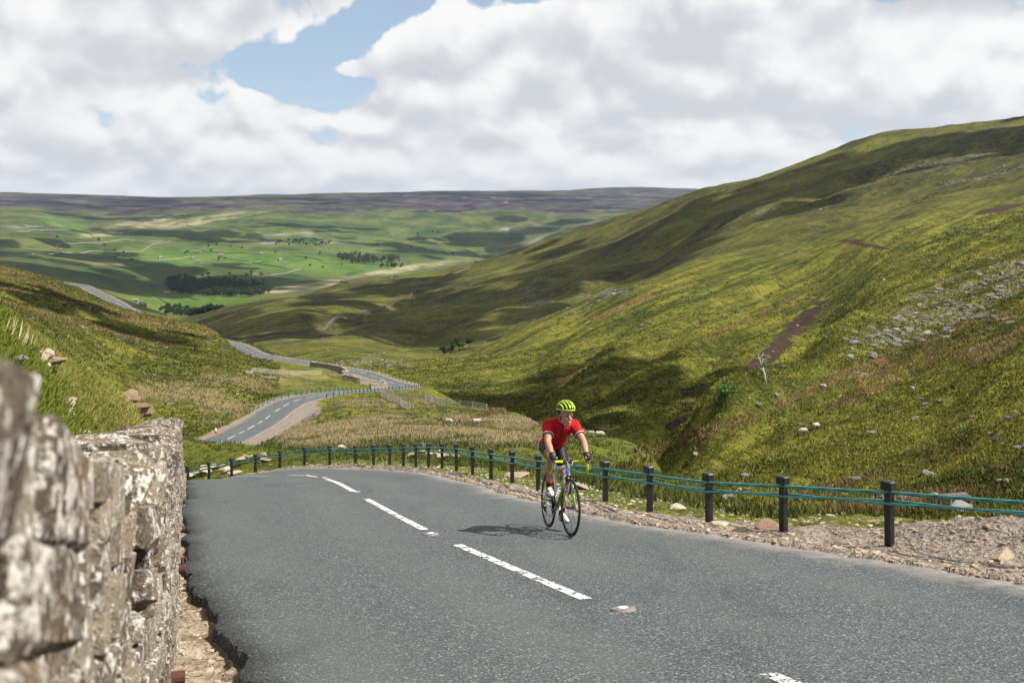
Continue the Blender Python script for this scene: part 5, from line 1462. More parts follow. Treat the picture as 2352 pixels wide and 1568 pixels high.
# socks and shoes
shoe_w = simple('white_shoe', (.72, .72, .72), .4, .4)
for KN_, AN_, P_, sg in ((KNR, ANR, PR, -1), (KNL, ANL, PL, 1)):
    dn = (AN_ - KN_).normalized()
    MB().tube([AN_ - dn * .075, AN_ - dn * .03, AN_ + dn * .02, AN_ + V3((.01, 0, -.05))], [.0415, .0375, .037, .038], 14).build('sock', sock_m, person, True)
    MB().torus(AN_ - dn * .072, dn, .040, [(.004, -.004), (.004, .004), (-.003, .004), (-.003, -.004)], 20).build('sock_stripe', simple('red_stripe', (.5, .03, .03), .8), person, True)
    s_ = MB(); heel = AN_ + V3((-.03, 0, -.065)); toe = AN_ + V3((.20, sg * .012, -.092))
    limb(s_, [heel, heel.lerp(toe, .35) + V3((0, 0, .012)), heel.lerp(toe, .7), toe - V3((.012, 0, .002))], [.038, .043, .040, .026])
    shoe = remesh('shoe', s_, .007, shoe_w, person, 1)
    so = MB().tube([heel + V3((-.02, 0, -.036)), heel.lerp(toe, .3) + V3((0, 0, -.040)), heel.lerp(toe, .7) + V3((0, 0, -.038)), toe + V3((.0, 0, -.022))], [.028, .033, .042, .024], 10, flat=.28, up=(0, 0, 1)).build('sole', blackp, shoe, True)
    for k in range(3):
        c_ = heel.lerp(toe, .38 + .15 * k)
        MB().tube([c_ + V3((0, -.043 + .004 * k, .008)), c_ + V3((.0, -.026, .038 - .004 * k)), c_ + V3((0, .026, .038 - .004 * k)), c_ + V3((0, .043 - .004 * k, .008))], .011, 6).build('strap', blackp, shoe, True)
# gloves
for EL_, HD_, sg in ((ELR, HDR, -1), (ELL, HDL, 1)):
    gm_ = MB()
    limb(gm_, [HD_.lerp(EL_, .16), HD_ + V3((-.008, 0, .004))], [.036, .035])
    gm_.ell(HD_ + V3((.020, 0, .0)), (.058, .043, .033), Matrix.Rotation(R(18), 3, 'Y'))
    for k in range(4):
        a_ = HD_ + V3((.055, sg * (.020 - .004 * k), .002 - .012 * k)); limb(gm_, [a_, a_ + V3((.018, -sg * .002, -.014))], [.0135, .013], 8)
    limb(gm_, [HD_ + V3((.02, -sg * .022, .0)), HD_ + V3((.045, -sg * .034, -.003))], [.0165, .0150], 8)
    gl_ = remesh('glove', gm_, .006, black_l, person, 1)
    MB().tube([HD_ + V3((.01, -.012, .034)), HD_ + V3((.035, .004, .030)), HD_ + V3((.055, .014, .018))], .0035, 5).build('glove_logo', white, gl_, True)
# helmet: dark liner, yellow ribs
neon = simple('neon_yellow', (.46, .60, .025), .35, .5)
hel = empty('helmet'); hel.parent = person
Rk = Rh @ Matrix.Rotation(R(-4), 3, 'Y')
HC = hp(-.012, 0, .052)
def hs(th, ph, g=0.0):                      # th: front(0) -> back(pi) over the crown, ph: sideways
    a_, b_, c_ = .142 + g, .102 + g, .104 + g
    return HC + Rk @ V3((a_ * math.cos(th) * math.cos(ph), b_ * math.sin(ph), c_ * math.sin(th) * math.cos(ph) ** .9 + .006))
lin = MB(); V = []
tt, pp = np.linspace(-.02, math.pi + .05, 17), np.linspace(-1.45, 1.45, 17)
for th in tt:
    for ph in pp: V.append(hs(th, ph, -.008))
lin.add(V, [(i * 17 + k, i * 17 + k + 1, (i + 1) * 17 + k + 1, (i + 1) * 17 + k) for i in range(16) for k in range(16)])
lin.build('liner', blackp, hel, True)
for ph0, ph1, wd_ in ((-.16, -.24, .0135), (.16, .24, .0135), (-.50, -.62, .0135), (.50, .62, .0135), (-.92, -1.02, .0135), (.92, 1.02, .0135)):
    pts = [hs(th, ph0 + (ph1 - ph0) * math.sin(math.pi * k_), .0) for k_, th in zip(np.linspace(0, 1, 15), np.linspace(.06, math.pi - .12, 15))]
    MB().tube(pts, [wd_ * .62 * (.6 + .55 * math.sin(math.pi * k_)) for k_ in np.linspace(0, 1, 15)], 8, flat=.9).build('rib', neon, hel, True)
for th_ in (.0,):
    pts = [hs(.03 if abs(ph) < 1.2 else .03, ph, .0) for ph in np.linspace(-1.35, 1.35, 21)]
rim_pts = [HC + Rk @ V3((.140 * math.cos(a_), .104 * math.sin(a_), .004 - .010 * (math.cos(a_) < -.3))) for a_ in np.linspace(0, 2 * math.pi, 37)]
MB().tube(rim_pts, .0065, 8, False).build('rim_band', neon, hel, True)
for sg in (-1, 1):
    MB().tube([HC + Rk @ V3((.03, sg * .094, -.005)), hp(.012, sg * .082, -.055), hp(.030, sg * .055, -.118), hp(.045, 0, -.146)], .0045, 6, flat=.5).build('strap', black_l, hel, True)

# ------------------------------------------------------------------ rocks
def rock_v(i, flat=.6):
    r = np.random.default_rng(900 + i)
    V = r.normal(0, 1, (16, 3)); V /= np.linalg.norm(V, axis=1)[:, None]
    V *= r.uniform(.38, .56, (16, 1)); V[:, 2] *= flat
    V = np.sign(V) * np.abs(V) ** .8 * .9
    return V
ROCK_V = [rock_v(i, .45 + .35 * (i % 3) / 2) for i in range(9)]
ROCKS = {}
def rock_meshes(mat):
    if mat.name not in ROCKS: ROCKS[mat.name] = [hull_obj_mesh('rock', v, mat) for v in ROCK_V]
    return ROCKS[mat.name]
ROCK_T = [tri_arrays(m) for m in rock_meshes(rock_m)]
rr = random.Random(21)
def rock_matrix(p_, size, flat=1.0, yaw=None):
    return Matrix.Translation(Vector(p_) + Vector((0, 0, size * .04))) @ Matrix.Rotation(rr.uniform(0, 6.28) if yaw is None else yaw, 4, 'Z') @ Matrix.Rotation(rr.uniform(-.35, .35), 4, 'X') @ Matrix.Diagonal((size * rr.uniform(.8, 1.35), size * rr.uniform(.6, 1.0), size * rr.uniform(.55, .95) * flat, 1))
def rock(name, label, px_, py_, size, mat=rock_m, k=None, flat=1.0, dmin=3.0, group=None, yaw=None, cat='rock'):
    p_ = hit(px_, py_, dmin)
    o = bpy.data.objects.new(name, rock_meshes(mat)[rr.randrange(9) if k is None else k]); COL.objects.link(o)
    o.matrix_basis = rock_matrix(p_, size, flat, yaw)
    return tag(o, label, cat, group)
# named rocks near the camera
BANK_ROCKS = {'dark slabby': (-4.62, 11.9, .60), 'whitish rock': (-6.75, 19.6, .42)}
def bevel_rock(o, sub=2, amp=.05):
    """a nearer rock: subdivided and weathered"""
    bm = bmesh.new(); bm.from_mesh(o.data)
    bmesh.ops.subdivide_edges(bm, edges=bm.edges, cuts=sub, use_grid_fill=True)
    bmesh.ops.triangulate(bm, faces=bm.faces)
    for v in bm.verts:
        n_ = float(fbm(np.array([v.co.x * 5 + v.co.z * 3]), np.array([v.co.y * 5 - v.co.z * 4]), 77, 3)[0])
        v.co += v.co.normalized() * n_ * amp
    me = bpy.data.meshes.new(o.data.name); bm.to_mesh(me); bm.free(); me.materials.append(o.data.materials[0]); o.data = me
    return o
brown_rock = stone_mat('brown_rock', (.10, .06, .04), (.20, .125, .075), (.30, .21, .14), .1, 1.2)
for a_ in [
    ('boulder', 'large brown boulder on the brink behind the roadside gravel', 1764, 1212, .42, brown_rock, 1, 1.0),
    ('rock', 'pale broken slab lying beside the brown boulder', 1694, 1214, .34, tan_rock, 0, .5),
    ('rock', 'flat cream slab near the wrapped fence post', 1650, 1205, .30, tan_rock, 3, .45),
    ('rock', 'white-faced angular rock in the earth clod past the last post', 2300, 1282, .30, tan_rock, 4, .9),
    ('rock', 'grey flat stone on the gravel between two fence posts', 1918, 1250, .12, rock_m, 0, .6),
    ('rock', 'tan rounded stone at the tarmac edge between two posts', 1987, 1294, .14, tan_rock, 7, .8),
    ('rock', 'small orange stone on top of the gravel mound', 1882, 1191, .07, tan_rock, 2, .8),
    ('rock', 'sandy cobble at the foot of the nearest roadside gravel', 2270, 1368, .12, tan_rock, 5, .8),
    ('rock', 'brown flat cobble at the tarmac edge before the gravel mound', 1918, 1288, .12, brown_rock, 6, .6),
    ('rock', 'stack of thin tan slabs on the verge behind the fence', 1555, 1165, .34, tan_rock, 3, .4),
    ('rock', 'long pale slab behind the fence post beside the cyclist', 1345, 1118, .55, tan_rock, 0, .35),
    ('rock', 'pale slab on the grass left of the cyclist behind the fence', 1190, 1092, .6, tan_rock, 3, .35),
    ('boulder', 'dark slabby boulder with a rusty face on the bank above the wall', 260, 962, .62, brown_rock, 4, .9),
    ('rock', 'whitish rock pressed against the end of the wall', 354, 996, .34, rock_m, 1, 1.0),
    ('rock', 'pale flat stone on the grass bank by the wall top', 36, 828, .32, rock_m, 3, .6),
    ('rock', 'dark loose stone standing in the gutter beside the grate', 448, 1311, .13, rock_m, 1, 1.0),
]:
    o = bevel_rock(rock(*a_[:5], a_[5], a_[6], a_[7], dmin=5))
    for key, (x, y, sz) in BANK_ROCKS.items():
        if a_[1].startswith(key): o.matrix_basis = Matrix.Translation((x, y, gz1(x, y) + .12)) @ Matrix.Rotation(.5, 4, 'Z') @ Matrix.Rotation(-.35, 4, 'Y') @ Matrix.Diagonal((sz * 1.2, sz * .8, sz * .75, 1))
def pile(label, px_, py_, n_, size, spread, mat, dmin=6, at_=None):
    """a heap of loose stones: each stone a part"""
    c_ = hit(px_, py_, dmin) if at_ is None else Vector((at_[0], at_[1], gz1(*at_)))
    e = empty('stone_pile', c_); tag(e, label, 'stones')
    for k in range(n_):
        x, y = c_.x + rr.gauss(0, spread), c_.y + rr.gauss(0, spread * .6)
        o = bpy.data.objects.new('stone', rock_meshes(mat)[rr.randrange(9)]); COL.objects.link(o); o.parent = e
        lift = max(0, .5 * size * (1 - math.hypot(x - c_.x, y - c_.y) / (spread * 1.6)))
        o.matrix_basis = rock_matrix((x - c_.x, y - c_.y, gz1(x, y) - c_.z + lift), size * rr.uniform(.6, 1.2), rr.uniform(.5, 1.0))
    return e
pile('layered heap of broken pale stones on the grass bank near the wall', 110, 862, 10, .27, .17, tan_rock)
pile('chunky heap of rust-faced rocks on the bank above the wall end', 320, 935, 9, .46, .20, brown_rock, 6, (-6.72, 18.4))
pile('row of pale rubble at the foot of the fence where the wall ends', 465, 1088, 9, .45, .55, tan_rock, 25)
pile('pale rubble and a white slab behind the fence at the far side of the bend', 560, 1068, 8, .55, .8, tan_rock, 30)
pile('slabs spilled on the outside of the bend behind the fence', 770, 1036, 8, .5, 1.2, tan_rock, 30)
pile('loose pale slabs behind the fence near the crown of the bend', 985, 1052, 9, .45, .9, tan_rock, 20)
pile('tumble of rocks in the shaded stream cut behind the brown boulder', 1690, 1140, 9, .7, 1.4, rock_m, 25)

# scatter over the hillsides
flat_vis = np.zeros((NR, NC), bool)
ang = GZ / np.maximum(GY, 1.0); NB = 1500
bins = np.clip(((GX / np.maximum(GY, 1.0)) + .7) / 1.4 * NB, 0, NB - 1).astype(int)
hmax = np.full(NB, -9.0)
for i in range(NR):
    if rows[i] < 3: continue
    lo_, hi_ = cols[0] * (rows[i] + D0) / rows[i], cols[-1] * (rows[i] + D0) / rows[i]
    flat_vis[i] = ang[i] >= hmax[bins[i]] - .003
    xb = (np.arange(NB) + .5) / NB * 1.4 - .7
    hmax = np.maximum(hmax, np.interp(xb, GX[i] / rows[i], ang[i]))
vis = flat_vis.ravel()
def scatter(weight, n_, seed):
    """random ground points with probability per unit of view proportional to weight (an array over the grid)"""
    r = np.random.default_rng(seed)
    w_ = np.where(vis & (np.abs(gx / dpos) < .62), weight, 0).astype(float).reshape(NR, NC).copy()
    w_ *= np.gradient(lrow)[:, None] * np.gradient(cols)[None]
    w_[0] = w_[-1] = 0; w_ = w_.ravel()
    idx = r.choice(len(w_), n_, p=w_ / w_.sum())
    i, j = idx // NC, idx % NC
    fr_ = np.clip(i + r.uniform(-.5, .5, n_), 0, NR - 1.01); fc_ = np.clip(j + r.uniform(-.5, .5, n_), 0, NC - 1.01)
    y = np.exp(np.interp(fr_, np.arange(NR), lrow)) - D0; x = np.interp(fc_, np.arange(NC), cols) * (y + D0)
    return x, y, ground(x, y), idx
off_road = (over_all > np.where(~first_all & right_all & (sarc_all < 190), 3.2, 1.6))
# scree and boulder field: the biggest stand alone, the rest is one mass
def boulder_field(weight, n_all, n_obj, smin, smax, seed, name, label, group, scree_name, scree_label, power=4.5):
    x, y, z, _ = scatter(weight, n_all, seed)
    r = np.random.default_rng(seed + 1)
    size = smin + (smax - smin) * r.uniform(0, 1, n_all) ** power
    order = np.argsort(-size / y)
    for i in order[:n_obj]:
        o = bpy.data.objects.new(name, rock_meshes(rock_m)[r.integers(9)]); COL.objects.link(o)
        o.matrix_basis = rock_matrix((x[i], y[i], z[i]), size[i], .9); tag(o, label, 'rock', group)
    its = [(int(r.integers(9)), rock_matrix((x[i], y[i], z[i]), size[i], .85), float(r.random())) for i in order[n_obj:]]
    o = join_instances(scree_name, ROCK_T, its, rock_m); tag(o, scree_label, kind='stuff')
hillw = (gy > 30) * (1 - sstep(gy, 230, 520)) * off_road * sstep(hill_edge, 0, 80)
boulder_field(np.where(gy < 500, scree_w, 0) * (ipx > 1900) * (gy > 90), 1700, 130, .45, 2.3, 301, 'boulder', 'grey angular boulder in the boulder field high on the hillside above the gully', 'boulders of the hillside boulder field', 'scree', 'grey scree between the boulders on the hillside')
boulder_field(hillw * (.15 + np.clip(nA + .1, 0, 1)), 900, 60, .3, 1.5, 303, 'boulder', 'lone grey stone lying in the grass of the hillside across the gully', 'lone stones on the hillside grass', 'scattered_stones', 'small stones strewn over the hillside across the gully', 4)
boulder_field((np.clip(scree_w * 1.6, 0, 1) + .03) * (gy > 330) * (gy < 1300) * (ipx < 1700) * (ipx > 600), 1600, 40, .5, 2.4, 305, 'boulder', 'grey block in the scree of the shaded far ridge', 'blocks in the far ridge scree', 'far_scree', 'grey scree patches on the shaded ridge beyond the gully')
boulder_field((np.clip(scree_w * 1.6, 0, 1) + .10) * (gy > 70) * (gy < 480) * (ipx < 700) * off_road, 800, 70, .3, 1.4, 307, 'boulder', 'pale grey stone on the rough left hillside below the road brow', 'stones on the left hillside', 'left_scree', 'grey scree on the left hillside')
boulder_field(off_road * (gy > 32) * (gy < 180) * (ipx > 440) * (ipx < 1700) * knoll, 120, 24, .2, .7, 309, 'rock', 'small pale stone in the rough grass of the knoll inside the bends', 'stones on the grassy knoll', 'knoll_stones', 'small stones in the grass of the knoll')
boulder_field(np.clip(scree_w * 1.6, 0, 1) * (gy > 450) * (gy < 1400) * (ipx > 1700), 700, 30, .8, 4.0, 315, 'boulder', 'grey rock in the long scree high under the skyline of the right hill', 'rocks in the high scree', 'high_scree', 'grey scree streaks high on the right hill')
# verge: gravel pebbles and cobbles
vw = np.where(first_all & right_all, np.exp(-((over_all - .25) / .5) ** 2) + .45 * (over_all < 2.7), 0) * (over_all > -.05) * (gy < 60) * (gy > 4)
x, y, z, _ = scatter(vw, 7000, 311); r = np.random.default_rng(312); size = .018 + .085 * r.uniform(0, 1, 7000) ** 5
o = join_instances('verge_gravel', ROCK_T, [(int(r.integers(9)), rock_matrix((x[i], y[i], z[i]), size[i], .9), float(r.random())) for i in range(7000)], tan_rock)
tag(o, 'tan gravel and pebbles strewn along the verge under the fence', kind='stuff')
gw = np.where(gut_all, 1.0, 0) * (gy > 4) * (gy < 24)
x, y, z, _ = scatter(gw, 1500, 313); size = .014 + .075 * r.uniform(0, 1, 1500) ** 3.5
o = join_instances('gutter_rubble', ROCK_T, [(int(r.integers(9)), rock_matrix((x[i], y[i], z[i]), size[i], .8), float(r.random())) for i in range(1500)], tan_rock)
tag(o, 'loose chippings and rubble in the gutter at the foot of the wall', kind='stuff')

# ------------------------------------------------------------------ grass
gm2, q = new_mat('grass_blades')
at = q.n('ShaderNodeAttribute', attribute_name='blade').outputs['Color']
b = q.n('ShaderNodeBsdfPrincipled', {'Base Color': at, 'Roughness': .8, 'Specular IOR Level': .15})
trn = q.n('ShaderNodeBsdfTranslucent', {'Color': at})
mx = q.n('ShaderNodeMixShader', {0: .3, 1: b.outputs[0], 2: trn.outputs[0]})
q.t.links.new(mx.outputs[0], q.n('ShaderNodeOutputMaterial').inputs[0])
def grass(name, label, x, y, z, height, width, nbl, spread, c0, c1, mixv, lean=.35, seed=1):
    """tufts of nbl blades; height/width/spread arrays per tuft; colour between c0 and c1 by mixv"""
    r = np.random.default_rng(seed); n_ = len(x)
    k = n_ * nbl
    T_ = np.repeat(np.arange(n_), nbl)
    az_ = r.uniform(0, 2 * np.pi, k); rad = r.uniform(0, 1, k) ** .6 * spread[T_]
    bx, by = x[T_] + np.cos(az_) * rad, y[T_] + np.sin(az_) * rad
    bz = z[T_] - .03 * height[T_]
    h_ = height[T_] * r.uniform(.6, 1.15, k); wv_ = width[T_] * r.uniform(.7, 1.3, k)
    fa = r.uniform(0, np.pi, k)
    la = az_ + r.normal(0, .6, k); ln = lean * h_ * r.uniform(.3, 1.4, k)
    dx, dy = np.cos(fa) * wv_ / 2, np.sin(fa) * wv_ / 2
    V = np.empty((k, 3, 3))
    V[:, 0] = np.stack([bx - dx, by - dy, bz], 1); V[:, 1] = np.stack([bx + dx, by + dy, bz], 1)
    V[:, 2] = np.stack([bx + np.cos(la) * ln, by + np.sin(la) * ln, bz + h_], 1)
    o = mesh_np(name, V.reshape(-1, 3), np.arange(k * 3).reshape(-1, 3), gm2, False)
    nrm = np.stack([np.cos(la) * .35, np.sin(la) * .35, np.ones(k)], 1) + r.normal(0, .12, (k, 3)); nrm /= np.linalg.norm(nrm, axis=1)[:, None]
    o.data.normals_split_custom_set_from_vertices(np.repeat(nrm, 3, 0).astype(np.float32))
    mv = np.clip(mixv[T_] + r.normal(0, .16, k), 0, 1)[:, None]
    c = (np.array(c0)[None] * (1 - mv) + np.array(c1)[None] * mv) * r.uniform(.75, 1.2, (k, 1))
    col_ = np.concatenate([np.repeat(c, 3, 0), np.ones((k * 3, 1))], 1)
    add_attr(o, 'blade', col_)
    return tag(o, label, kind='stuff')
GREEN, DRY, RUST = (.055, .080, .012), (.36, .29, .155), (.20, .125, .055)
def lay(name, label, weight, n_, seed, h, wd_, nbl, sp_, c0, c1, mixer, lean=.35, hd=0.0):
    x, y, z, idx = scatter(weight, n_, seed); r = np.random.default_rng(seed + 5)
    sc = r.uniform(.7, 1.3, n_) * (1 + hd * y)
    return grass(name, label, x, y, z, h * sc, wd_ * sc, nbl, sp_ * sc, c0, c1, mixer(idx, r), lean, seed + 9)
bankw = np.where(back_all & (gy > 7.5) & (gy < 34) & (ipy < 1040), 1.0, 0)
lay('bank_grass', 'long green grass with dry stems on the bank above the wall', bankw, 20000, 401, .040, .013, 9, .09, (.095, .120, .014), (.30, .265, .075), lambda i, r: np.clip(.35 + 1.3 * nB[i] + r.normal(0, .1, len(i)), 0, 1), .7)
lay('knoll_grass', 'dry bent grass and rushes on the knoll inside the road bends', knoll * off_road * (.10 + dry * 1.8) * (gy > 34), 26000, 403, .24, .065, 8, .28, (.055, .072, .013), DRY, lambda i, r: np.clip(dry[i] * 1.5 - .05, 0, 1), .5, .0012)
lay('near_grass', 'short green turf behind the roadside fence', np.where((gy > 14) & (gy < 75) & (over_all > 1.7) & (ipx > 380) & ~back_all, 1.0, 0), 12000, 405, .13, .03, 8, .16, (.048, .072, .010), (.18, .155, .05), lambda i, r: np.clip(.25 + .8 * nB[i], 0, 1), .6)
lay('hillside_tussocks', 'tussocky green grass over the ribbed hillside', hillw * (1 - np.clip(soil * 2, 0, 1)), 60000, 407, .11, .065, 6, .20, (.042, .058, .009), (.235, .224, .036), lambda i, r: np.clip(.5 + .9 * nA[i] + .5 * nB[i] + .5 * np.clip(ribs2[i], -1, 1) + r.normal(0, .16, len(i)), 0, 1), .6, .011)
lay('hillside_rushes', 'rust-brown rushes in bands across the hillsides', np.clip(rust * 1.5, 0, 1) * (gy < 520) * off_road, 15000, 409, .30, .11, 6, .35, (.085, .07, .022), (.26, .18, .085), lambda i, r: np.clip(rust[i] + nB[i] * .5, 0, 1), .5, .002)
lay('left_hill_grass', 'rough grass on the left hillside', (gy > 60) * (gy < 480) * (ipx < 640) * off_road * ~back_all, 26000, 411, .12, .07, 5, .20, (.036, .050, .009), (.150, .145, .032), lambda i, r: np.clip(.45 + .9 * nA[i] + r.normal(0, .2, len(i)), 0, 1), .6, .009)
# a few tall dry stems at the lip of the bank
x = np.array([hit(px_, py_, 9) for px_, py_ in ((25, 775), (45, 790), (10, 770), (60, 800), (30, 790))])
grass('dry_stems', 'tuft of tall straw-coloured stems on the lip of the bank', x[:, 0], x[:, 1], x[:, 2], np.full(5, .20), np.full(5, .008), 16, np.full(5, .14), (.45, .37, .2), (.62, .52, .3), np.full(5, .5), .45, 5)

# ------------------------------------------------------------------ sheep
wool = simple('wool', (.42, .38, .31), .95, .1, 0, .18, 14, .05)
face_m = simple('sheep_face', (.05, .045, .04), .8, .2)
def sheep(label, px_, py_, yaw, graze=True, scale=.85, dmin=60):
    p_ = hit(px_, py_, dmin); e = empty('sheep', p_, yaw); tag(e, label, 'sheep', 'sheep grazing the slopes'); e.scale = (scale,) * 3
    b_ = MB()
    b_.ell((0, 0, .58), (.50, .27, .27)).ell((.22, 0, .60), (.30, .26, .27)).ell((-.28, 0, .60), (.27, .27, .27)).ell((.45, 0, .62 if not graze else .55), (.2, .16, .18))
    hx, hz = (.72, .30) if graze else (.70, .82)
    limb(b_, [(.48, 0, .58), (hx - .05, 0, hz + .06)], [.14, .085], 10)
    for sx in (-.32, .30):
        for sy in (-.13, .13): limb(b_, [(sx, sy, .45), (sx + .01, sy, .22), (sx, sy, .0)], [.10, .042, .036], 8)
    limb(b_, [(-.50, 0, .62), (-.56, 0, .42)], [.05, .035], 8)
    bd = remesh('fleece', b_, .035, wool, e, 1)
    h_ = MB(); d_ = Vector((.10, 0, -.20)) if graze else Vector((.22, 0, -.06))
    limb(h_, [(hx - .03, 0, hz + .03), Vector((hx, 0, hz)) + d_ * .5, Vector((hx, 0, hz)) + d_], [.085, .07, .045], 8)
    for sy in (-1, 1): limb(h_, [(hx - .05, sy * .06, hz + .06), (hx - .07, sy * .17, hz + .05)], [.03, .018], 6)
    remesh('head', h_, .02, face_m, e, 1)
    return e
sheep('white sheep grazing among dry grass left of the cyclist', 1030, 977, 2.6)
sheep('smaller sheep lying low in the dry grass further right of the grazing one', 1094, 976, .3, False, .75)
sheep('woolly sheep on the green brow right of the cyclist', 1377, 1006, .2, dmin=92)
sheep('lamb beside the woolly sheep on the green brow', 1358, 1001, 2.9, True, .6, dmin=92)
sheep('sheep grazing beside the rust-brown rushes low on the hillside', 1874, 986, .5)
sheep('sheep just below the one beside the rust-brown rushes', 1845, 998, 3.4)
sheep('lone sheep on the bright green slope above the scar', 2030, 648, 1.0, True, 1.2)
sheep('lone sheep on the steep slope between birch and rushes', 1890, 895, 2.2)

# ------------------------------------------------------------------ traffic cone
cp = hit(497, 995, 90); e = empty('traffic_cone', cp); tag(e, 'red and white traffic cone leaning at the edge of the lower road', 'cone')
redc = simple('cone_red', (.62, .06, .03), .5); whc = simple('cone_white', (.75, .75, .75), .5)
Mc = Matrix.Rotation(R(-10), 4, 'Y')
MB().box((0, 0, .03), (.5, .5, .07), ch=.03).build('base', redc, e, M=Mc)
MB().tube([(0, 0, .06), (0, 0, .32)], [.19, .145], 16).build('cone_body', redc, e, True, M=Mc)
MB().tube([(0, 0, .32), (0, 0, .68)], [.147, .082], 16).build('white_band', whc, e, True, M=Mc)
MB().tube([(0, 0, .68), (0, 0, .98)], [.08, .035], 16).build('tip', redc, e, True, M=Mc)

# ------------------------------------------------------------------ trees and shrubs
leaf_m, q = new_mat('leaves')
at = q.n('ShaderNodeAttribute', attribute_name='blade').outputs['Color']
b = q.n('ShaderNodeBsdfPrincipled', {'Base Color': at, 'Roughness': .7, 'Specular IOR Level': .2})
trn = q.n('ShaderNodeBsdfTranslucent', {'Color': at})
mx = q.n('ShaderNodeMixShader', {0: .3, 1: b.outputs[0], 2: trn.outputs[0]})
q.t.links.new(mx.outputs[0], q.n('ShaderNodeOutputMaterial').inputs[0])
bark = simple('pale_bark', (.55, .53, .48), .8, .2, 0, .3, 8, .01)
dbark = simple('dark_bark', (.06, .05, .04), .9, .1, 0, .3, 8, .01)
def crown_arrays(centres, radii, per, leaf, c0, c1, seed):
    """leaf-sized faces through a set of ellipsoid clumps"""
    r = np.random.default_rng(seed); n_ = len(centres); k = n_ * per
    T_ = np.repeat(np.arange(n_), per)
    d_ = r.normal(0, 1, (k, 3)); d_ /= np.linalg.norm(d_, axis=1)[:, None]
    p_ = centres[T_] + d_ * (r.uniform(.25, 1, (k, 1)) ** .5) * radii[T_]
    a_ = r.normal(0, 1, (k, 3)); a_ /= np.linalg.norm(a_, axis=1)[:, None]
    b_ = np.cross(a_, r.normal(0, 1, (k, 3))); b_ /= np.linalg.norm(b_, axis=1)[:, None] + 1e-9
    L = leaf * r.uniform(.6, 1.4, (k, 1))
    V = np.stack([p_ - a_ * L, p_ + b_ * L * .7, p_ + a_ * L, p_ - b_ * L * .7], 1)
    mv = np.clip(r.uniform(0, 1, k) * .7 + .3 * r.uniform(0, 1, n_)[T_], 0, 1)[:, None]
    c = np.array(c0) * (1 - mv) + np.array(c1) * mv
    return V.reshape(-1, 3), np.arange(k * 4).reshape(-1, 4), np.concatenate([np.repeat(c, 4, 0), np.ones((k * 4, 1))], 1)
def tree(name, label, px_, py_, hgt, spread, c0, c1, bk, seed, leaves=700, leaf=.16, dmin=60, lean=0.0, group=None, cat='tree', bare=False):
    p_ = hit(px_, py_, dmin); e = empty(name, p_); tag(e, label, cat, group)
    r = random.Random(seed)
    t_ = MB(); top = Vector((lean * hgt, 0, hgt))
    t_.tube([(0, 0, -.3), (lean * hgt * .2, 0, hgt * .3), (lean * hgt * .55, .02 * hgt, hgt * .62), top], [hgt * .035, hgt * .027, hgt * .018, hgt * .006], 8)
    cs_ = [top * .9]
    for k in range(9):
        s_ = r.uniform(.3, .85); a_ = r.uniform(0, 6.28); b0 = Vector((lean * hgt * s_ * .8, 0, hgt * s_))
        b1 = b0 + Vector((math.cos(a_) * spread * r.uniform(.5, .95), math.sin(a_) * spread * r.uniform(.5, .95), hgt * r.uniform(.08, .25)))
        t_.tube([b0, b0.lerp(b1, .5) + Vector((0, 0, -.02 * hgt)), b1], [hgt * .014, hgt * .010, hgt * .004], 5); cs_ += [b1, b0.lerp(b1, .6)]
    t_.build('trunk', bk, e, True)
    C_ = np.array([tuple(c) for c in cs_]); Rr = np.full((len(C_), 3), spread * .36) * np.array([1, 1, .8])
    V, Fc, cl = crown_arrays(C_, Rr, max(3, leaves // len(C_)), leaf, c0, c1, seed)
    o = mesh_np('crown', V, Fc, leaf_m, False, e); add_attr(o, 'blade', cl)
    return e
tree('birch_tree', 'pale bare-stemmed birch leaning over the dark ravine', 1760, 880, 3.4, 1.1, (.10, .12, .07), (.22, .22, .14), bark, 31, 150, .16, 120, -.28)
tree('shrub', 'small fresh green tree at the bottom of the brown landslip', 1668, 938, 2.6, 1.3, (.06, .12, .03), (.13, .22, .05), dbark, 33, 500, .16, 100, -.1, cat='shrub')
for k, (px_, py_, h_) in enumerate(((1035, 812, 6), (1055, 806, 7.5), (1078, 800, 6), (1020, 817, 5))):
    tree('shrub', 'bushy green tree in the stream cleft between the two ridges', px_, py_, h_, h_ * .42, (.02, .045, .012), (.06, .10, .02), dbark, 40 + k, 420, .5, 300, 0, 'trees in the stream cleft', 'tree')
# far woods: one mass
def woods(name, label, specs, seed):
    r = np.random.default_rng(seed); C_, R_, tr_ = [], [], MB()
    for (cx_, cy_, rx, ry, n_, h_) in specs:
        for _ in range(n_):
            a_, s_ = r.uniform(0, 6.28), r.uniform(0, 1) ** .5
            p_ = hit(cx_ + math.cos(a_) * s_ * rx, cy_ + math.sin(a_) * s_ * ry, 1200)
            hh = h_ * r.uniform(.7, 1.25)
            for j in range(3):
                C_.append((p_.x + r.normal(0, hh * .16), p_.y + r.normal(0, hh * .16), p_.z + hh * r.uniform(.45, .8))); R_.append((hh * .33, hh * .33, hh * .32))
            tr_.tube([(p_.x, p_.y, p_.z - 1), (p_.x, p_.y, p_.z + hh * .6)], [hh * .03, hh * .02], 4, False)
    V, Fc, cl = crown_arrays(np.array(C_), np.array(R_), 26, 1.25, (.012, .028, .010), (.050, .082, .022), seed)
    e = empty(name, (0, 0, 0)); e['kind'] = 'stuff'; e['label'] = label
    o = mesh_np('crowns', V, Fc, leaf_m, False, e); add_attr(o, 'blade', cl)
    tr_.build('trunks', dbark, e)
    return e
woods('woodland', 'dark broadleaf wood on the valley side beyond the pass', [(470, 664, 84, 16, 210, 15), (550, 670, 75, 13, 150, 14), (415, 655, 34, 14, 60, 13)], 61)
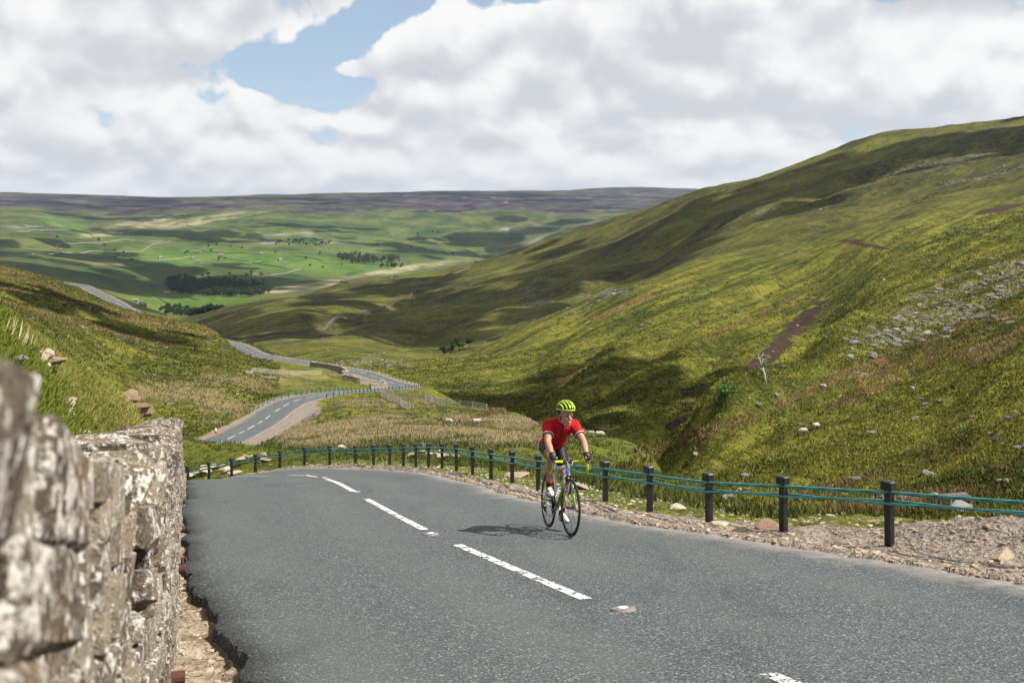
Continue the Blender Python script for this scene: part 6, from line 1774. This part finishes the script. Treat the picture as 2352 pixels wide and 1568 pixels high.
woods('woodland', 'bushy trees along the valley bottom stream', [(440, 722, 60, 5, 40, 9), (400, 712, 40, 5, 20, 8), (470, 735, 40, 6, 30, 10)], 63)
woods('woodland', 'scrubby wood below the limestone scar', [(850, 598, 70, 9, 90, 12), (810, 590, 40, 6, 30, 10), (700, 558, 70, 8, 40, 8), (900, 612, 30, 4, 20, 9)], 65)

woods('scattered_trees', 'single trees and bushes dotted along the far field walls', [(600, 590, 320, 34, 14, 7), (420, 600, 160, 40, 7, 7), (180, 575, 150, 30, 4, 7), (1000, 560, 140, 30, 7, 8), (520, 640, 120, 12, 12, 8)], 67)

# ------------------------------------------------------------------ far barns and field walls
barn_m = stone_mat('barn_stone', (.16, .145, .12), (.25, .225, .19), (.36, .33, .29), 0, .4)
roof_m = stone_mat('barn_roof', (.14, .135, .13), (.20, .195, .185), (.27, .26, .25), 0, .4)
dark_m = simple('barn_doorway', (.02, .02, .02), .9)
def barn(label, px_, py_, L, Wd, H, yaw):
    p_ = hit(px_, py_, 1200); e = empty('stone_barn', p_, yaw); tag(e, label, 'barn', 'field barns in the dale')
    MB().box((0, 0, H / 2 - .6), (L, Wd, H + 1.2)).add([(-L / 2, -Wd / 2, H), (-L / 2, Wd / 2, H), (-L / 2, 0, H + Wd * .36), (L / 2, -Wd / 2, H), (L / 2, Wd / 2, H), (L / 2, 0, H + Wd * .36)], [(0, 1, 2), (3, 5, 4)]).build('wall', barn_m, e)
    o_ = .35; rz = H + Wd * .36
    V = []
    for x in (-L / 2 - o_, L / 2 + o_):
        V += [(x, -Wd / 2 - o_, H - .2), (x, 0, rz + .05), (x, Wd / 2 + o_, H - .2), (x, -Wd / 2 - o_, H + .15), (x, 0, rz + .4), (x, Wd / 2 + o_, H + .15)]
    MB().add(V, [(0, 6, 7, 1), (1, 7, 8, 2), (3, 4, 10, 9), (4, 5, 11, 10), (0, 3, 9, 6), (2, 8, 11, 5), (0, 1, 4, 3), (1, 2, 5, 4), (6, 9, 10, 7), (7, 10, 11, 8)]).build('roof', roof_m, e)
    MB().box((L * .15, -Wd / 2 - .02, 1.1), (1.6, .25, 2.4)).build('door', dark_m, e)
    for sx in (-.25, .38): MB().box((L * sx, -Wd / 2 - .02, H * .7), (.9, .25, .8)).build('window', dark_m, e)
    return e
for label, px_, py_, L, Wd, H, yaw in [
    ('small stone barn alone at the left end of the middle pastures', 367, 596, 8, 6, 6, .9), ('long farmhouse range beside a dark tree above the pastures', 452, 581, 18, 8, 5, .1), ('stone barn just below the long farmhouse', 443, 596, 9, 7, 5, .6),
    ('low stone outhouse right of the barn under the farmhouse', 455, 602, 9, 6, 3.5, .2), ('wide low barn at the wall end right of the farmhouse', 508, 589, 14, 7, 4.5, .1), ('square barn high in the bright green pasture', 643, 600, 8, 7, 6, .8), ('square barn in the bright green pasture below another barn', 653, 609, 9, 7, 6, .3),
    ('barn on the upper pasture wall under the scar', 600, 585, 7, 6, 5, .6), ('little barn on the steep field above the farmhouse', 484, 572, 7, 6, 5, .3), ('stone barn at the near end of the valley bottom field', 328, 706, 9, 7, 6, 1.0), ('low barn at the wall of the valley bottom field', 311, 694, 9, 6, 4, .2), ('barn on the top wall of the valley bottom field', 384, 677, 10, 6, 4.5, .1), ('tiny barn against the wood in the valley bottom', 512, 677, 7, 5, 4, .2)]:
    barn(label, px_, py_, L, Wd, H, yaw)
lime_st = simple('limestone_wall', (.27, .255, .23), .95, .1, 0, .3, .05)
dark_st = simple('dark_gritstone_wall', (.11, .10, .09), .95, .1, 0, .3, .05)  # a darker stone colour than the limestone walls
def far_wall(label, pix, mat=lime_st, hgt=1.7, thick=.9, seg=16, dmin=1200):
    return dry_wall('field_wall', label, [hit(px_, py_, dmin) for px_, py_ in pix], hgt, thick, mat, seg, False)
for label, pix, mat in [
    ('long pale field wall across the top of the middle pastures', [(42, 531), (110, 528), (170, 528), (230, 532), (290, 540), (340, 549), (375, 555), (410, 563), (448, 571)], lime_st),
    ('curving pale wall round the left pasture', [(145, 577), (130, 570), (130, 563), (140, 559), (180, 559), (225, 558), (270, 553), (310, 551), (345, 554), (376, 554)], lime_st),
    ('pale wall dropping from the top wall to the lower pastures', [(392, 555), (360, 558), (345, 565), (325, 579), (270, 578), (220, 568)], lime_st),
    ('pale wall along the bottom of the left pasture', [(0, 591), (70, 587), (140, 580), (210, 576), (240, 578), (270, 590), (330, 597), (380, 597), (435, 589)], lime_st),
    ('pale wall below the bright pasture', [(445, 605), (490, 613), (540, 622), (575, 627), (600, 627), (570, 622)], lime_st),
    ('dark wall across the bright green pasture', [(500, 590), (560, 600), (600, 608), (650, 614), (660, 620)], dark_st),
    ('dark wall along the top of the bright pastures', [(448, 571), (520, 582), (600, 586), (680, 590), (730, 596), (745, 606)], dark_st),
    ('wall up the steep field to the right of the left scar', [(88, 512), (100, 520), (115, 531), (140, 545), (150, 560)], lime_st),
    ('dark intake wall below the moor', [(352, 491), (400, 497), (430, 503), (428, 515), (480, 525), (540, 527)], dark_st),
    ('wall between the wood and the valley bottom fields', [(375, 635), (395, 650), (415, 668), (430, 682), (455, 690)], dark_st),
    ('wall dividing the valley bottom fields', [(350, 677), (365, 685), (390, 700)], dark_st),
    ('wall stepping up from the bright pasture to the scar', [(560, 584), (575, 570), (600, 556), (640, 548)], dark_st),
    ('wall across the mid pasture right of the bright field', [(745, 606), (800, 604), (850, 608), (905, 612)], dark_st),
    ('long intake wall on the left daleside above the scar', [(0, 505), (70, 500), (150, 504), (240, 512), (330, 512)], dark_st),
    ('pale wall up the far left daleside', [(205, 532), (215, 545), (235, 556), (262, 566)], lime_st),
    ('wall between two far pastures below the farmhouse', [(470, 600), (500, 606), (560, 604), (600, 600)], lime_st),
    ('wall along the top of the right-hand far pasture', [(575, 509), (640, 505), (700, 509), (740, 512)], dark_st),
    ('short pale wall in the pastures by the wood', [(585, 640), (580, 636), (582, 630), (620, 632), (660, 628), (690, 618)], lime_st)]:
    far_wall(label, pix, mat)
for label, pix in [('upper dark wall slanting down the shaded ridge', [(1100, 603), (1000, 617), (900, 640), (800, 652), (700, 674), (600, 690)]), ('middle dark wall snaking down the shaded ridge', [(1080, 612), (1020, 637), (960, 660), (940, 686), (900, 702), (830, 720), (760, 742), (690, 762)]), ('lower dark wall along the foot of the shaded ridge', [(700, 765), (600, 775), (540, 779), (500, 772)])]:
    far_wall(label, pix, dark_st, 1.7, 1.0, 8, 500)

# ------------------------------------------------------------------ unseen cloud shapes overhead, added so their shadows dapple the hills
cloud_m, q = new_mat('shade_cloud_white')
df = q.n('ShaderNodeBsdfDiffuse', {'Color': (.95, .95, .95, 1)}); tp = q.n('ShaderNodeBsdfTransparent')
mx = q.n('ShaderNodeMixShader', {0: .80, 1: tp.outputs[0], 2: df.outputs[0]})
q.t.links.new(mx.outputs[0], q.n('ShaderNodeOutputMaterial').inputs[0])
def shade_cloud(G, rx, ry, H, seed):
    r = random.Random(seed); c_ = Vector(G) + SUN_DIR * ((H - G[2]) / SUN_DIR.z)
    b_ = MB()
    for k in range(16):
        a_, s_ = r.uniform(0, 6.28), r.uniform(0, 1) ** .5
        f_ = (1.05 - .6 * s_) * r.uniform(.7, 1.1)
        b_.ell((math.cos(a_) * s_ * rx, math.sin(a_) * s_ * ry, 20 * f_), (rx * .34 * f_, ry * .34 * f_, min(rx, ry) * .22 * f_), nu=14, nv=8)
    o = b_.build('shade_cloud', cloud_m, None, True); o.location = c_
    me = o.data; n_ = len(me.vertices); co = np.empty(n_ * 3); me.vertices.foreach_get('co', co); co = co.reshape(-1, 3)
    nz = fbm(co[:, 0] / (rx * .25), co[:, 1] / (ry * .25) + co[:, 2] / 50, seed, 4)
    co *= (1 + .18 * nz)[:, None]; co[:, 2] = np.maximum(co[:, 2], -12)
    me.vertices.foreach_set('co', co.astype(np.float32).ravel()); me.update()
    return tag(o, 'unseen cumulus shape added to shade the hills', kind='stuff')
for k, (px_, py_, dmin, rx, ry, H) in enumerate([
    (1180, 690, 500, 120, 260, 700), (1050, 640, 500, 130, 200, 750), (760, 690, 500, 120, 240, 750), (1300, 640, 500, 100, 200, 750), (1560, 520, 500, 130, 160, 800), (1000, 790, 450, 70, 90, 600), (900, 750, 450, 110, 160, 650), (620, 740, 500, 90, 200, 700), (1420, 610, 500, 150, 220, 800), (1700, 455, 500, 170, 160, 800), (2150, 330, 500, 190, 160, 800),
    (1400, 900, 200, 34, 60, 420), (1600, 930, 150, 20, 30, 420), (1690, 880, 190, 16, 26, 420), (1430, 975, 150, 24, 40, 420), (1560, 985, 110, 16, 26, 420), (1330, 900, 150, 30, 45, 420), (120, 700, 150, 40, 70, 420), (430, 790, 150, 40, 45, 420),
    (60, 575, 1500, 320, 300, 1100), (500, 545, 2000, 260, 300, 1300), (850, 560, 2000, 240, 110, 1300), (250, 500, 3000, 420, 160, 1500), (150, 640, 1200, 420, 700, 1000), (480, 655, 1200, 280, 300, 1000), (300, 610, 1200, 280, 260, 1000), (300, 535, 1500, 300, 260, 1200), (1180, 540, 2000, 420, 560, 1300), (1020, 575, 2000, 260, 320, 1200), (700, 520, 2000, 380, 100, 1300),
    (600, 462, 3000, 900, 420, 1800), (1250, 455, 3000, 800, 420, 2000), (150, 465, 3000, 700, 300, 1700), (1000, 445, 3000, 900, 400, 2200), (1450, 452, 3000, 500, 250, 2200)]):
    g_ = hit(px_, py_, dmin)
    shade_cloud((g_.x, g_.y, g_.z), rx, ry, H, 700 + k)

# ------------------------------------------------------------------ haze: one even body of air over the dale
hz_m = bpy.data.materials.new('air'); hz_m.use_nodes = True; hn = NT(hz_m.node_tree)
vo = hn.n('ShaderNodeVolumePrincipled', {'Color': (.62, .76, 1.0, 1), 'Density': 2.6e-5, 'Anisotropy': .25})
hn.t.links.new(vo.outputs[0], hn.n('ShaderNodeOutputMaterial').inputs['Volume'])
zlo, zhi = float(gz.min()) - 6, float(gz.max()) + 12
hb_ = MB().box((0, 4800, (zlo + zhi) / 2), (34000, 9900, zhi - zlo)).build('haze', hz_m)
tag(hb_, 'thin blue haze filling the dale', kind='stuff')
